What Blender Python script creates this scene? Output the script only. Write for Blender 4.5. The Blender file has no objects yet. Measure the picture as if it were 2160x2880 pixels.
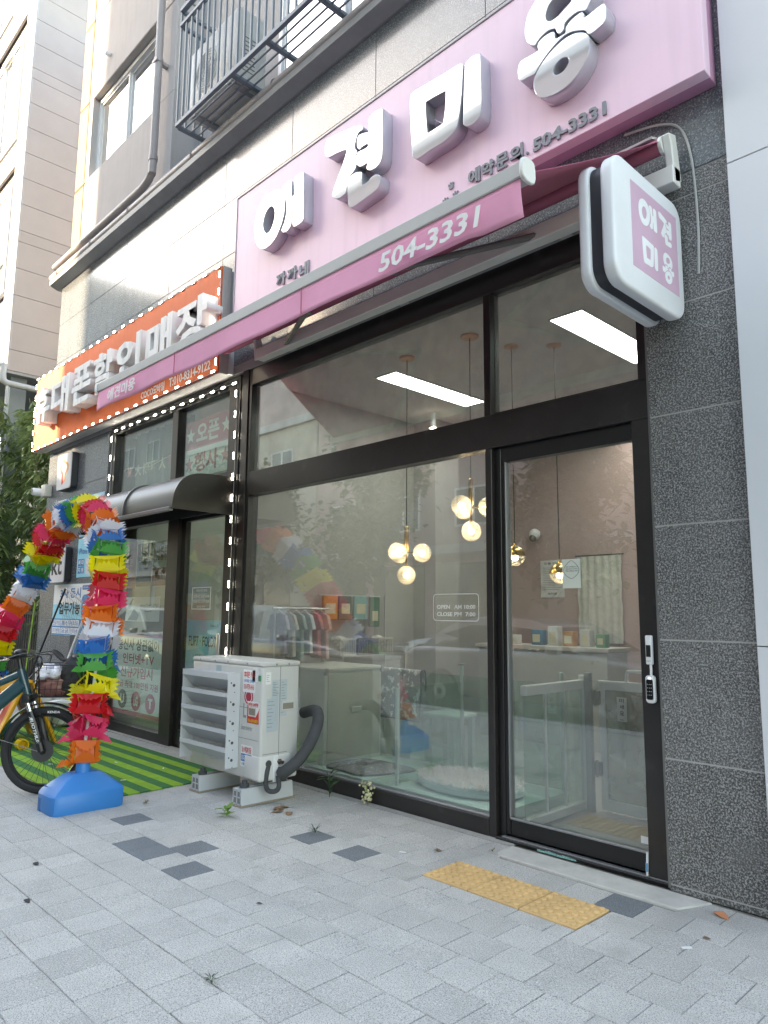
import bpy, bmesh, math, random
from mathutils import Vector, Matrix
random.seed(7)
R_ = math.radians
SC = bpy.context.scene
COL = SC.collection

# ---------------------------------------------------------------- camera
cam_d = bpy.data.cameras.new("camera")
cam = bpy.data.objects.new("camera", cam_d)
COL.objects.link(cam)
SC.camera = cam
YAW, PITCH, ROLL = 0.8007, 0.139, 0.0081
cy, sy, cp, sp = math.cos(YAW), math.sin(YAW), math.cos(PITCH), math.sin(PITCH)
F = Vector((-sy*cp, cy*cp, sp)); Rr = Vector((cy, sy, 0)); Uu = Rr.cross(F)
R2 = Rr*math.cos(ROLL) + Uu*math.sin(ROLL); U2 = -Rr*math.sin(ROLL) + Uu*math.cos(ROLL)
CAM = Vector((2.8082, -3.6864, 1.3387))
mw = Matrix((R2, U2, -F)).transposed().to_4x4(); mw.translation = CAM
cam.matrix_world = mw
cam_d.sensor_fit = 'HORIZONTAL'; cam_d.sensor_width = 36.0
cam_d.lens = 36.0*2034.57/2160.0
cam_d.clip_start = 0.05; cam_d.clip_end = 600

# ---------------------------------------------------------------- light
W = bpy.data.worlds.new("World"); SC.world = W; W.use_nodes = True
wn = W.node_tree; wn.nodes.clear()
SUN = Vector((-0.90, -1.0, 0.45)).normalized()
sun_el = math.asin(SUN.z); sun_az = math.atan2(SUN.x, SUN.y)
sky = wn.nodes.new('ShaderNodeTexSky'); sky.sky_type = 'NISHITA'; sky.sun_disc = False
sky.sun_elevation = sun_el; sky.sun_rotation = sun_az
sky.air_density = 1.0; sky.dust_density = 0.9; sky.ozone_density = 1.0; sky.altitude = 0
bgn = wn.nodes.new('ShaderNodeBackground'); bgn.inputs['Strength'].default_value = 0.15
out = wn.nodes.new('ShaderNodeOutputWorld')
wn.links.new(sky.outputs[0], bgn.inputs[0]); wn.links.new(bgn.outputs[0], out.inputs[0])
sl = bpy.data.lights.new("sun", 'SUN'); sl.energy = 2.0; sl.angle = R_(0.55); sl.color = (1.0, 0.9, 0.76)
so = bpy.data.objects.new("sun", sl); COL.objects.link(so)
so.rotation_euler = SUN.to_track_quat('Z', 'Y').to_euler(); so.location = (-20, -60, 40)
SC.view_settings.view_transform = 'Standard'; SC.view_settings.look = 'None'
SC.view_settings.gamma = 1.0; SC.view_settings.use_curve_mapping = False
SC.view_settings.exposure = 3.28
SC.view_settings.use_white_balance = True; SC.view_settings.white_balance_temperature = 8800; SC.view_settings.white_balance_tint = 11
SC.render.engine = 'CYCLES'
SC.cycles.use_denoising = True
SC.cycles.max_bounces = 8; SC.cycles.transparent_max_bounces = 24
SC.cycles.glossy_bounces = 4; SC.cycles.diffuse_bounces = 4; SC.cycles.sample_clamp_indirect = 6.0
SC.cycles.caustics_reflective = False; SC.cycles.caustics_refractive = False

# ---------------------------------------------------------------- materials
def nn(nt, t, **k):
    n = nt.nodes.new(t)
    for a, b in k.items(): setattr(n, a, b)
    return n
MATS = {}
def M(name, col, rough=.5, metal=0, var=.08, vs=2.5, bump=0, bs=150, spec=.5, coat=0, speck=(), streak=0, objvar=0, trans=0, emit=None):
    """procedural material: base colour with large soft variation, optional specks, streaks, relief, per-object tint"""
    if name in MATS: return MATS[name]
    m = bpy.data.materials.new(name); MATS[name] = m; m.use_nodes = True
    nt = m.node_tree; nt.nodes.clear(); L = nt.links.new
    o = nn(nt, 'ShaderNodeOutputMaterial'); b = nn(nt, 'ShaderNodeBsdfPrincipled')
    L(b.outputs[0], o.inputs[0])
    b.inputs['Roughness'].default_value = rough; b.inputs['Metallic'].default_value = metal
    b.inputs['Specular IOR Level'].default_value = spec; b.inputs['Coat Weight'].default_value = coat
    b.inputs['Coat Roughness'].default_value = 0.08
    if trans: b.inputs['Transmission Weight'].default_value = trans
    if emit:
        b.inputs['Emission Color'].default_value = (*emit[0], 1); b.inputs['Emission Strength'].default_value = emit[1]
    geo = nn(nt, 'ShaderNodeNewGeometry')
    n1 = nn(nt, 'ShaderNodeTexNoise'); n1.inputs['Scale'].default_value = vs; n1.inputs['Detail'].default_value = 6
    n1.inputs['Roughness'].default_value = .62
    L(geo.outputs['Position'], n1.inputs['Vector'])
    mr = nn(nt, 'ShaderNodeMapRange'); mr.inputs[1].default_value = .3; mr.inputs[2].default_value = .7
    mr.inputs[3].default_value = 1-var; mr.inputs[4].default_value = 1+var
    L(n1.outputs['Fac'], mr.inputs[0])
    fac = mr.outputs[0]
    if objvar:
        oi = nn(nt, 'ShaderNodeObjectInfo'); m2 = nn(nt, 'ShaderNodeMapRange')
        m2.inputs[3].default_value = 1-objvar; m2.inputs[4].default_value = 1+objvar
        L(oi.outputs['Random'], m2.inputs[0])
        mu = nn(nt, 'ShaderNodeMath', operation='MULTIPLY'); L(fac, mu.inputs[0]); L(m2.outputs[0], mu.inputs[1]); fac = mu.outputs[0]
    if streak:
        mp = nn(nt, 'ShaderNodeMapping'); mp.inputs['Scale'].default_value = (14, 14, .9)
        L(geo.outputs['Position'], mp.inputs[0])
        n2 = nn(nt, 'ShaderNodeTexNoise'); n2.inputs['Scale'].default_value = 1.0; n2.inputs['Detail'].default_value = 5
        L(mp.outputs[0], n2.inputs['Vector'])
        m3 = nn(nt, 'ShaderNodeMapRange'); m3.inputs[1].default_value = .5; m3.inputs[2].default_value = .72
        m3.inputs[3].default_value = 1; m3.inputs[4].default_value = 1-streak
        L(n2.outputs['Fac'], m3.inputs[0])
        mu = nn(nt, 'ShaderNodeMath', operation='MULTIPLY'); L(fac, mu.inputs[0]); L(m3.outputs[0], mu.inputs[1]); fac = mu.outputs[0]
    mx = nn(nt, 'ShaderNodeVectorMath', operation='SCALE'); mx.inputs[0].default_value = col
    L(fac, mx.inputs['Scale']); cur = mx.outputs[0]
    for sc, lo, hi, c in speck:
        n3 = nn(nt, 'ShaderNodeTexNoise'); n3.inputs['Scale'].default_value = sc; n3.inputs['Detail'].default_value = 3
        n3.inputs['Roughness'].default_value = .6
        L(geo.outputs['Position'], n3.inputs['Vector'])
        m4 = nn(nt, 'ShaderNodeMapRange'); m4.inputs[1].default_value = lo; m4.inputs[2].default_value = hi
        L(n3.outputs['Fac'], m4.inputs[0])
        mm = nn(nt, 'ShaderNodeMix', data_type='RGBA'); mm.inputs['B'].default_value = (*c, 1)
        L(m4.outputs[0], mm.inputs['Factor']); L(cur, mm.inputs['A']); cur = mm.outputs['Result']
    L(cur, b.inputs['Base Color'])
    if bump:
        n5 = nn(nt, 'ShaderNodeTexNoise'); n5.inputs['Scale'].default_value = bs; n5.inputs['Detail'].default_value = 4
        L(geo.outputs['Position'], n5.inputs['Vector'])
        bp = nn(nt, 'ShaderNodeBump'); bp.inputs['Strength'].default_value = bump; bp.inputs['Distance'].default_value = .004
        L(n5.outputs['Fac'], bp.inputs['Height']); L(bp.outputs[0], b.inputs['Normal'])
    return m

def glass(name, tint=(.93, .97, .95), dust=.03, refl=2.5, dscale=3.0):
    """clear pane: fresnel mirror over tinted see-through, thin film of dust"""
    m = bpy.data.materials.new(name); MATS[name] = m; m.use_nodes = True
    nt = m.node_tree; nt.nodes.clear(); L = nt.links.new
    o = nn(nt, 'ShaderNodeOutputMaterial')
    tr = nn(nt, 'ShaderNodeBsdfTransparent'); tr.inputs[0].default_value = (*tint, 1)
    gl = nn(nt, 'ShaderNodeBsdfGlossy'); gl.inputs['Roughness'].default_value = 0.0; gl.inputs[0].default_value = (1, 1, 1, 1)
    fr = nn(nt, 'ShaderNodeFresnel')
    gg = nn(nt, 'ShaderNodeNewGeometry'); ir = nn(nt, 'ShaderNodeMapRange'); ir.inputs[3].default_value = 1.52; ir.inputs[4].default_value = 1/1.52
    L(gg.outputs['Backfacing'], ir.inputs[0]); L(ir.outputs[0], fr.inputs['IOR'])   # same mirror strength on both faces
    mu = nn(nt, 'ShaderNodeMath', operation='MULTIPLY'); mu.inputs[1].default_value = refl; mu.use_clamp = True
    L(fr.outputs[0], mu.inputs[0])
    a = nn(nt, 'ShaderNodeMixShader'); L(mu.outputs[0], a.inputs[0]); L(tr.outputs[0], a.inputs[1]); L(gl.outputs[0], a.inputs[2])
    df = nn(nt, 'ShaderNodeBsdfDiffuse'); df.inputs[0].default_value = (.6, .6, .57, 1)
    geo = nn(nt, 'ShaderNodeNewGeometry'); n1 = nn(nt, 'ShaderNodeTexNoise'); n1.inputs['Scale'].default_value = dscale; n1.inputs['Detail'].default_value = 8
    L(geo.outputs['Position'], n1.inputs['Vector'])
    mr = nn(nt, 'ShaderNodeMapRange'); mr.inputs[1].default_value = .35; mr.inputs[2].default_value = .75
    mr.inputs[3].default_value = dust*.4; mr.inputs[4].default_value = dust*1.8
    L(n1.outputs['Fac'], mr.inputs[0])
    c = nn(nt, 'ShaderNodeMixShader'); L(mr.outputs[0], c.inputs[0]); L(a.outputs[0], c.inputs[1]); L(df.outputs[0], c.inputs[2])
    L(c.outputs[0], o.inputs[0])
    return m

def film(name, col):
    """thin coloured plastic film: diffuse + translucent + gloss"""
    m = bpy.data.materials.new(name); MATS[name] = m; m.use_nodes = True
    nt = m.node_tree; nt.nodes.clear(); L = nt.links.new
    o = nn(nt, 'ShaderNodeOutputMaterial')
    b = nn(nt, 'ShaderNodeBsdfPrincipled'); b.inputs['Base Color'].default_value = (*col, 1); b.inputs['Roughness'].default_value = .28
    t = nn(nt, 'ShaderNodeBsdfTranslucent'); t.inputs[0].default_value = (*col, 1)
    x = nn(nt, 'ShaderNodeMixShader'); x.inputs[0].default_value = .4
    L(b.outputs[0], x.inputs[1]); L(t.outputs[0], x.inputs[2]); L(x.outputs[0], o.inputs[0])
    return m

def emission(name, col, s):
    m = bpy.data.materials.new(name); MATS[name] = m; m.use_nodes = True
    nt = m.node_tree; nt.nodes.clear()
    o = nn(nt, 'ShaderNodeOutputMaterial'); e = nn(nt, 'ShaderNodeEmission')
    e.inputs[0].default_value = (*col, 1); e.inputs[1].default_value = s
    nt.links.new(e.outputs[0], o.inputs[0]); return m

def leafmat(name, c1, c2):
    m = bpy.data.materials.new(name); MATS[name] = m; m.use_nodes = True
    nt = m.node_tree; nt.nodes.clear(); L = nt.links.new
    o = nn(nt, 'ShaderNodeOutputMaterial')
    geo = nn(nt, 'ShaderNodeNewGeometry'); mx = nn(nt, 'ShaderNodeMix', data_type='RGBA')
    mx.inputs['A'].default_value = (*c1, 1); mx.inputs['B'].default_value = (*c2, 1)
    L(geo.outputs['Random Per Island'], mx.inputs['Factor'])
    b = nn(nt, 'ShaderNodeBsdfPrincipled'); b.inputs['Roughness'].default_value = .45
    t = nn(nt, 'ShaderNodeBsdfTranslucent'); x = nn(nt, 'ShaderNodeMixShader'); x.inputs[0].default_value = .3
    L(mx.outputs['Result'], b.inputs['Base Color']); L(mx.outputs['Result'], t.inputs[0])
    L(b.outputs[0], x.inputs[1]); L(t.outputs[0], x.inputs[2]); L(x.outputs[0], o.inputs[0])
    return m

# ---------------------------------------------------------------- mesh builder
ORG = {}
def org(o): return ORG.get(o.name, Vector((0, 0, 0))) if o else Vector((0, 0, 0))

def thing(name, label, cat, loc=(0, 0, 0), group=None):
    o = bpy.data.objects.new(name, None); COL.objects.link(o)
    o.empty_display_size = .1
    o.location = loc; ORG[o.name] = Vector(loc)
    tag(o, label, cat, group); return o
def tag(o, label, cat=None, group=None, kind=None):
    if label: o['label'] = label
    if cat: o['category'] = cat
    if group: o['group'] = group
    if kind: o['kind'] = kind
    return o

def newobj(name, me, mat, parent=None):
    o = bpy.data.objects.new(name, me); COL.objects.link(o)
    if mat: me.materials.append(mat) if not me.materials else None
    if parent: o.parent = parent
    ORG[o.name] = org(parent)
    return o

def catmull(pts, n=4, closed=True):
    res = []; N = len(pts)
    rng = range(N) if closed else range(N-1)
    for i in rng:
        if closed: p0, p1, p2, p3 = pts[i-1], pts[i], pts[(i+1) % N], pts[(i+2) % N]
        else: p0, p1, p2, p3 = pts[max(i-1, 0)], pts[i], pts[i+1], pts[min(i+2, N-1)]
        for k in range(n):
            t = k/n; t2, t3 = t*t, t*t*t
            res.append(tuple(.5*((2*b)+(-a+c)*t+(2*a-5*b+4*c-d)*t2+(-a+3*b-3*c+d)*t3) for a, b, c, d in zip(p0, p1, p2, p3)))
    if not closed: res.append(tuple(pts[-1]))
    return res

class MB:
    def __init__(s): s.bm = bmesh.new()
    def faces(s, vs, fs):
        v = [s.bm.verts.new(p) for p in vs]
        for f in fs:
            try: s.bm.faces.new([v[i] for i in f])
            except ValueError: pass
        return s
    def box(s, x0, x1, y0, y1, z0, z1, b=0, seg=1, m=None):
        t = bmesh.new()
        x0, x1 = min(x0, x1), max(x0, x1); y0, y1 = min(y0, y1), max(y0, y1); z0, z1 = min(z0, z1), max(z0, z1)
        vs = [t.verts.new(p) for p in ((x0, y0, z0), (x1, y0, z0), (x1, y1, z0), (x0, y1, z0), (x0, y0, z1), (x1, y0, z1), (x1, y1, z1), (x0, y1, z1))]
        for f in ((0, 3, 2, 1), (4, 5, 6, 7), (0, 1, 5, 4), (1, 2, 6, 5), (2, 3, 7, 6), (3, 0, 4, 7)): t.faces.new([vs[i] for i in f])
        if b:
            b = min(b, .45*min(x1-x0, y1-y0, z1-z0))
            bmesh.ops.bevel(t, geom=t.edges[:], offset=b, segments=seg, affect='EDGES', profile=.5)
        s.add(t, m); return s
    def add(s, t, m=None):
        if m is not None: bmesh.ops.transform(t, matrix=m, verts=t.verts[:])
        mp = {v: s.bm.verts.new(v.co) for v in t.verts}
        for f in t.faces:
            try: s.bm.faces.new([mp[v] for v in f.verts])
            except ValueError: pass
        t.free()
    def prism(s, pts, plane, d0, d1, b=0, seg=1):
        t = bmesh.new()
        def P(p, d): return {'xz': (p[0], d, p[1]), 'yz': (d, p[0], p[1]), 'xy': (p[0], p[1], d)}[plane]
        A = [t.verts.new(P(p, d0)) for p in pts]; B = [t.verts.new(P(p, d1)) for p in pts]; n = len(pts)
        t.faces.new(A); t.faces.new(B[::-1])
        for i in range(n): t.faces.new((A[i], B[i], B[(i+1) % n], A[(i+1) % n]))
        bmesh.ops.recalc_face_normals(t, faces=t.faces[:])
        if b: bmesh.ops.bevel(t, geom=t.edges[:], offset=b, segments=seg, affect='EDGES', profile=.5)
        s.add(t); return s
    def tube(s, path, r, n=8, closed=False):
        path = [Vector(p) for p in path]; N = len(path)
        rr = r if isinstance(r, (list, tuple)) else [r]*N
        rings = []; up = None
        for i, p in enumerate(path):
            if closed: d = path[(i+1) % N]-path[i-1]
            else: d = path[min(i+1, N-1)]-path[max(i-1, 0)]
            d.normalize()
            if up is None:
                up = d.orthogonal().normalized()
            else:
                up = (up-d*up.dot(d))
                up = up.normalized() if up.length > 1e-6 else d.orthogonal().normalized()
            w = d.cross(up)
            rings.append([s.bm.verts.new(p+(up*math.cos(2*math.pi*k/n)+w*math.sin(2*math.pi*k/n))*rr[i]) for k in range(n)])
        for i in range(N if closed else N-1):
            a, b = rings[i], rings[(i+1) % N]
            for k in range(n): 
                try: s.bm.faces.new((a[k], a[(k+1) % n], b[(k+1) % n], b[k]))
                except ValueError: pass
        if not closed:
            s.bm.faces.new(rings[0][::-1]); s.bm.faces.new(rings[-1])
        return s
    def cyl(s, p, q, r, n=12): return s.tube([p, q], r, n)
    def lathe(s, prof, c, n=20, axis='z', mat=None):
        rings = []
        c = Vector(c)
        for r, h in prof:
            ring = []
            for k in range(n):
                a = 2*math.pi*k/n
                v = Vector((r*math.cos(a), r*math.sin(a), h))
                if axis == 'y': v = Vector((v.x, v.z, v.y))
                if axis == 'x': v = Vector((v.z, v.x, v.y))
                if mat is not None: v = mat @ v
                ring.append(s.bm.verts.new(c+v))
            rings.append(ring)
        for a, b in zip(rings, rings[1:]):
            for k in range(n):
                try: s.bm.faces.new((a[k], a[(k+1) % n], b[(k+1) % n], b[k]))
                except ValueError: pass
        for rg in (rings[0], rings[-1]):
            try: s.bm.faces.new(rg)
            except ValueError: pass
        return s
    def sphere(s, c, r, nu=16, nv=10, sx=1, sy=1, sz=1):
        prof = [(max(1e-4, r*math.sin(math.pi*i/nv)), -r*math.cos(math.pi*i/nv)) for i in range(nv+1)]
        return s.lathe(prof, c, nu, mat=Matrix.Diagonal((sx, sy, sz)))
    def quad(s, *p): return s.faces(p, [tuple(range(len(p)))])
    def build(s, name, mat, parent=None, angle=35, recalc=True, shift=None):
        if recalc: bmesh.ops.recalc_face_normals(s.bm, faces=s.bm.faces[:])
        off = org(parent) if shift is None else Vector(shift)
        if off.length: bmesh.ops.translate(s.bm, vec=-off, verts=s.bm.verts[:])
        me = bpy.data.meshes.new(name); s.bm.to_mesh(me); s.bm.free()
        if angle:
            me.polygons.foreach_set('use_smooth', [True]*len(me.polygons))
            me.set_sharp_from_angle(angle=R_(angle))
        o = newobj(name, me, mat, parent)
        if shift is not None and parent is None:
            o.location = shift; ORG[o.name] = Vector(shift)
        return o

def BX(name, mat, parent, x0, x1, y0, y1, z0, z1, b=0, seg=1, shift=None):
    return MB().box(x0, x1, y0, y1, z0, z1, b, seg).build(name, mat, parent, shift=shift)

def copy_tree(o, loc=None, rz=None, label=None, top=True):
    c = o.copy(); COL.objects.link(c)
    if top:
        if loc is not None: c.location = loc
        if rz is not None: c.rotation_euler.z = rz
        if label: c['label'] = label
        ORG[c.name] = Vector(c.location)
    for ch in list(o.children):
        d = copy_tree(ch, top=False); d.parent = c
    return c

def text_mesh(body, bold=0.0, extrude=0.0, res=3, bevel=0.0, spacing=1.0):
    c = bpy.data.curves.new('t', 'FONT'); c.body = body; c.resolution_u = res
    c.offset = bold; c.extrude = extrude; c.bevel_depth = bevel; c.space_character = spacing; c.space_line = 1.0
    c.align_x = 'CENTER'
    o = bpy.data.objects.new('t', c); COL.objects.link(o)
    dg = bpy.context.evaluated_depsgraph_get(); dg.update()
    me = bpy.data.meshes.new_from_object(o.evaluated_get(dg))
    bpy.data.objects.remove(o); bpy.data.curves.remove(c)
    return me

def TXT(body, mat, parent, x0, x1, z0, z1, y, name='lettering', bold=0.0, depth=0.0, frame=None, shear=0, res=2):
    """flat or raised lettering fitted into a box on a wall that faces -y (or any frame (origin, right, up, out))"""
    me = text_mesh(body, bold, .5 if depth else 0, res)
    if not me.vertices: return None
    xs = [v.co.x for v in me.vertices]; ys = [v.co.y for v in me.vertices]
    mx, Mx, my, My = min(xs), max(xs), min(ys), max(ys)
    if frame is None: o0, rt, up, outv = Vector((0, y, 0)), Vector((1, 0, 0)), Vector((0, 0, 1)), Vector((0, -1, 0))
    else: o0, rt, up, outv = frame
    off = org(parent)
    for v in me.vertices:
        u = x0+(v.co.x-mx)/(Mx-mx)*(x1-x0); w = z0+(v.co.y-my)/(My-my)*(z1-z0)
        d = (v.co.z+.5)*depth if depth else 0
        v.co = o0+rt*(u+shear*(w-z0))+up*w+outv*d-off
    me.materials.clear()
    return newobj(name, me, mat, parent)

def shape_curve(splines, y, depth, bevel=.004, smooth=4):
    """solid letter block from outline loops in the x-z plane, front at y, with holes"""
    c = bpy.data.curves.new('s', 'CURVE'); c.dimensions = '2D'; c.fill_mode = 'BOTH'
    c.extrude = depth/2; c.bevel_depth = bevel; c.bevel_resolution = 1
    for pts in splines:
        pts = catmull(pts, smooth) if smooth else pts
        sp_ = c.splines.new('POLY'); sp_.points.add(len(pts)-1); sp_.use_cyclic_u = True
        for p, q in zip(sp_.points, pts): p.co = (q[0], q[1], 0, 1)
    o = bpy.data.objects.new('s', c); COL.objects.link(o)
    dg = bpy.context.evaluated_depsgraph_get(); dg.update()
    me = bpy.data.meshes.new_from_object(o.evaluated_get(dg))
    bpy.data.objects.remove(o); bpy.data.curves.remove(c)
    for v in me.vertices: v.co = Vector((v.co.x, y+depth/2-v.co.z, v.co.y))
    me.materials.clear()
    return me

def flat_poly(name, pts, y, mat, parent, t=.001):
    return MB().prism(pts, 'xz', y-t, y).build(name, mat, parent, angle=0)
def ell(cx, cz, rx, rz, n=24, a0=0, a1=2*math.pi): return [(cx+rx*math.cos(a0+(a1-a0)*i/n), cz+rz*math.sin(a0+(a1-a0)*i/n)) for i in range(n)]
def ring_poly(name, cx, cz, r0, r1, y, mat, parent, n=24, sx=1):
    b = MB()
    for i in range(n):
        a, c = 2*math.pi*i/n, 2*math.pi*(i+1)/n
        b.quad((cx+sx*r0*math.cos(a), y, cz+r0*math.sin(a)), (cx+sx*r1*math.cos(a), y, cz+r1*math.sin(a)), (cx+sx*r1*math.cos(c), y, cz+r1*math.sin(c)), (cx+sx*r0*math.cos(c), y, cz+r0*math.sin(c)))
    bmesh.ops.remove_doubles(b.bm, verts=b.bm.verts[:], dist=1e-5)
    return b.build(name, mat, parent, angle=0, recalc=False)
def rrect(x0, x1, z0, z1, r, n=5):
    p = []
    for cx, cz, a in ((x1-r, z1-r, 0), (x0+r, z1-r, 90), (x0+r, z0+r, 180), (x1-r, z0+r, 270)):
        for i in range(n+1):
            t = R_(a+90*i/n); p.append((cx+r*math.cos(t), cz+r*math.sin(t)))
    return p
# ================================================================ SETTING
granite = M('granite_polished', (.105, .112, .122), rough=.16, var=.12, vs=1.2, speck=((95, .52, .62, (.30, .31, .33)), (150, .56, .66, (.02, .022, .026))), bump=.05, bs=160, streak=.12)
granite_up = M('granite_upper_skylit', (.135, .15, .168), rough=.14, var=.22, vs=1.4, spec=.6, coat=.35, speck=((95, .52, .62, (.33, .35, .37)), (150, .56, .66, (.04, .045, .05)), (2.0, .58, .85, (.24, .26, .28))), bump=.05, bs=160, streak=.22)  # base paler than the pier granite: mirrored sky put into the colour
granite_dk = M('granite_dark', (.105, .105, .105), rough=.36, var=.28, vs=3, speck=((115, .47, .59, (.37, .375, .37)), (140, .55, .66, (.022, .022, .022)), (2.2, .60, .9, (.15, .15, .15))), objvar=.16, streak=.16, bump=.25, bs=130, spec=.45)
joint_m = M('joint_sealant', (.30, .30, .30), rough=.9)
stucco = M('stucco_taupe', (.45, .425, .42), rough=.85, var=.05, bump=.3, bs=220, streak=.08)
stucco_y = M('stucco_cream', (.40, .285, .165), rough=.85, var=.05, bump=.3, bs=220)
frame_m = M('bronze_frame', (.020, .017, .017), rough=.32, var=.25, vs=5, spec=.6, speck=((6, .60, .82, (.055, .05, .05)),), bump=.03, bs=60)
frame_b = M('black_frame', (.010, .010, .011), rough=.28, var=.2, spec=.55, speck=((9, .66, .85, (.04, .04, .04)),))
steel_paint = M('steel_paint_blue', (.17, .21, .25), rough=.45, var=.12)
white_p = M('white_plastic', (.78, .79, .80), rough=.3, var=.04, streak=.08)
white_pvc = M('white_frame', (.72, .73, .74), rough=.35, var=.04)
pipe_m = M('painted_pipe', (.33, .30, .30), rough=.4, var=.08, streak=.1)
concrete = M('concrete', (.40, .385, .36), rough=.9, var=.15, vs=6, bump=.4, bs=90, speck=((30, .62, .75, (.25, .24, .22)),))
ledge_m = M('ledge_stone', (.26, .27, .28), rough=.5, var=.15, bump=.2, bs=120)
asphalt = M('asphalt', (.055, .056, .058), rough=.85, var=.18, vs=.8, bump=.5, bs=140, speck=((180, .58, .68, (.13, .13, .13)),))
paver_l = M('paver_light', (.495, .475, .45), rough=.86, var=.10, vs=5, objvar=.09, bump=.5, bs=260, speck=((210, .52, .60, (.22, .22, .22)), (140, .58, .66, (.66, .66, .65)), (4.5, .60, .85, (.34, .33, .30)), (1.1, .56, .85, (.33, .325, .31))))
paver_d = M('paver_dark', (.15, .165, .18), rough=.85, var=.12, vs=5, objvar=.08, bump=.5, bs=260, speck=((220, .54, .63, (.26, .28, .30)), (160, .58, .68, (.05, .055, .06))))
sand_m = M('joint_sand', (.22, .21, .19), rough=.95, var=.3, vs=20)
pane = glass('window_glass', tint=(.92, .935, .93), dust=.055)
pane_ph = glass('phone_shop_glass', tint=(.92, .96, .94), dust=.03, refl=1.1)
pane_ph_up = glass('phone_shop_upper_glass', tint=(.90, .94, .92), dust=.03, refl=.9)
pane_dust_veil = glass('window_glass_dust_veil', tint=(.88, .93, .92), dust=.14, dscale=5)  # dust film, thickened to paint a lighter veil over the dim ceiling
pane_up = glass('upper_window_glass', tint=(.45, .60, .60), dust=.03, refl=7.0)

def structure(o): o['kind'] = 'structure'; return o
# ground, road, pavement
structure(MB().box(-150, 150, -150, 150, -.6, -.34).build('ground', asphalt, angle=0))
structure(MB().box(-150, 150, -11.0, -4.35, -.3, -.15).build('road', asphalt, angle=0))
yl = M('road_paint_yellow', (.62, .36, .06), rough=.7, var=.2, vs=6, speck=((9, .6, .7, (.2, .15, .08)),))
wl = M('road_paint_white', (.7, .7, .68), rough=.7, var=.15, vs=6)
for y, mm in ((-7.7, yl), (-7.5, yl), (-4.66, yl), (-4.58, yl), (-10.7, wl)):
    structure(MB().box(-90, 60, y-.06, y+.06, -.149, -.145).build('road_marking', mm, angle=0))
kerb_m = M('kerb_granite', (.42, .42, .42), rough=.8, var=.12, speck=((140, .55, .65, (.25, .25, .25)),), bump=.3)
kr = MB()
for i in range(70): kr.box(-50+i, -49.005+i, -4.35, -4.17, -.3, 0.0, .008)
structure(kr.build('kerb', kerb_m))
pv = structure(MB().box(-60, 20, -4.17, 0.02, -.3, -.008).build('pavement', sand_m, angle=0))
fp = structure(MB().box(-90, 60, -14.6, -11.0, -.3, 0).build('far_pavement', kerb_m, angle=0))

# pavers: half-bond courses of square concrete setts
PX, PY, X0, Y0 = .1985, .2085, 1.21, -.475
def mk_paver(name, mm):
    return MB().box(-PX/2+.0014, PX/2-.0014, -PY/2+.0014, PY/2-.0014, -.04, 0, .0022).build(name, mm, pv)
cells = []; cuts = []
def tact(x, y): return .105-.02 < x < 1.005+.02 and -.772-.02 < y < -.472+.02
for k in range(-2, 18):
    yc = Y0-PY*(k+.5)
    off = PX/2 if k % 2 else 0
    for i in range(-66, 14):
        xc = X0+off+PX*(i+.5)
        if yc > -.06 or yc < -4.12: continue
        if yc > -.25 and .20 < xc < 1.18: continue
        if xc+PX/2 > .105 and xc-PX/2 < 1.005 and yc+PY/2 > -.772 and yc-PY/2 < -.482:
            l, r, bt, tp = xc-PX/2, xc+PX/2, yc-PY/2, min(yc+PY/2, -.472+.005)
            if bt < -.772: cuts.append((max(l, .105-.001), min(r, 1.006), bt, -.774))
            if l < .105: cuts.append((l, .103, bt, tp))
            if r > 1.005: cuts.append((1.007, r, bt, tp))
            continue
        cells.append((xc, yc, k))
darks = [(-.73, -.83), (-.37, -.82), (-1.41, -1.70), (-1.21, -1.70), (-1.12, -1.41), (-.85, -1.70), (-1.84, -1.41), (1.0, -.35)]
dset = set()
for dx, dy in darks: dset.add(min(range(len(cells)), key=lambda i: abs(cells[i][0]-dx)+abs(cells[i][1]-dy)*1.3))
def proj(p):
    d = Vector(p)-CAM; z = d.dot(F)
    if z < .1: return None
    return d.dot(R2)/z*2034.57, d.dot(U2)/z*2034.57, z
vis = []
for i, (x, y, k) in enumerate(cells):
    q = proj((x, y, 0))
    if q and abs(q[0]) < 1150 and abs(q[1]) < 1520: vis.append((q[2], i))
vis.sort()
near = set(i for _, i in vis[:292]) | dset
pl, pd = mk_paver('paver', paver_l), mk_paver('paver', paver_d)
first = {0: pl, 1: pd}; used = {0: False, 1: False}
rest = MB()
rng = random.Random(3)
for i, (x, y, k) in enumerate(cells):
    dz = rng.uniform(-.0016, .0008); rx, ry = rng.uniform(-.005, .005), rng.uniform(-.005, .005)
    if i in near:
        d = 1 if i in dset else 0
        if not used[d]: o = first[d]; used[d] = True
        else: o = first[d].copy(); COL.objects.link(o); o.parent = pv
        o.location = (x+rng.uniform(-.001, .001), y+rng.uniform(-.001, .001), dz); o.rotation_euler = (rx, ry, rng.uniform(-.004, .004))
    else:
        rest.box(x-PX/2+.0022, x+PX/2-.0022, y-PY/2+.0022, y+PY/2-.0022, -.03, dz)
o = rest.build('paver_field', paver_l, pv, angle=0); o['kind'] = 'stuff'
for l, r, bt, tp in cuts:
    if r-l > .012 and tp-bt > .012: MB().box(l+.002, r-.002, bt+.002, tp-.002, -.04, 0, .003).build('paver', paver_l, pv)
# wall-side mortar strip
MB().box(-7.9, .14, -.055, 0.02, -.02, .004).build('mortar_strip', concrete, pv)

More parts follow.
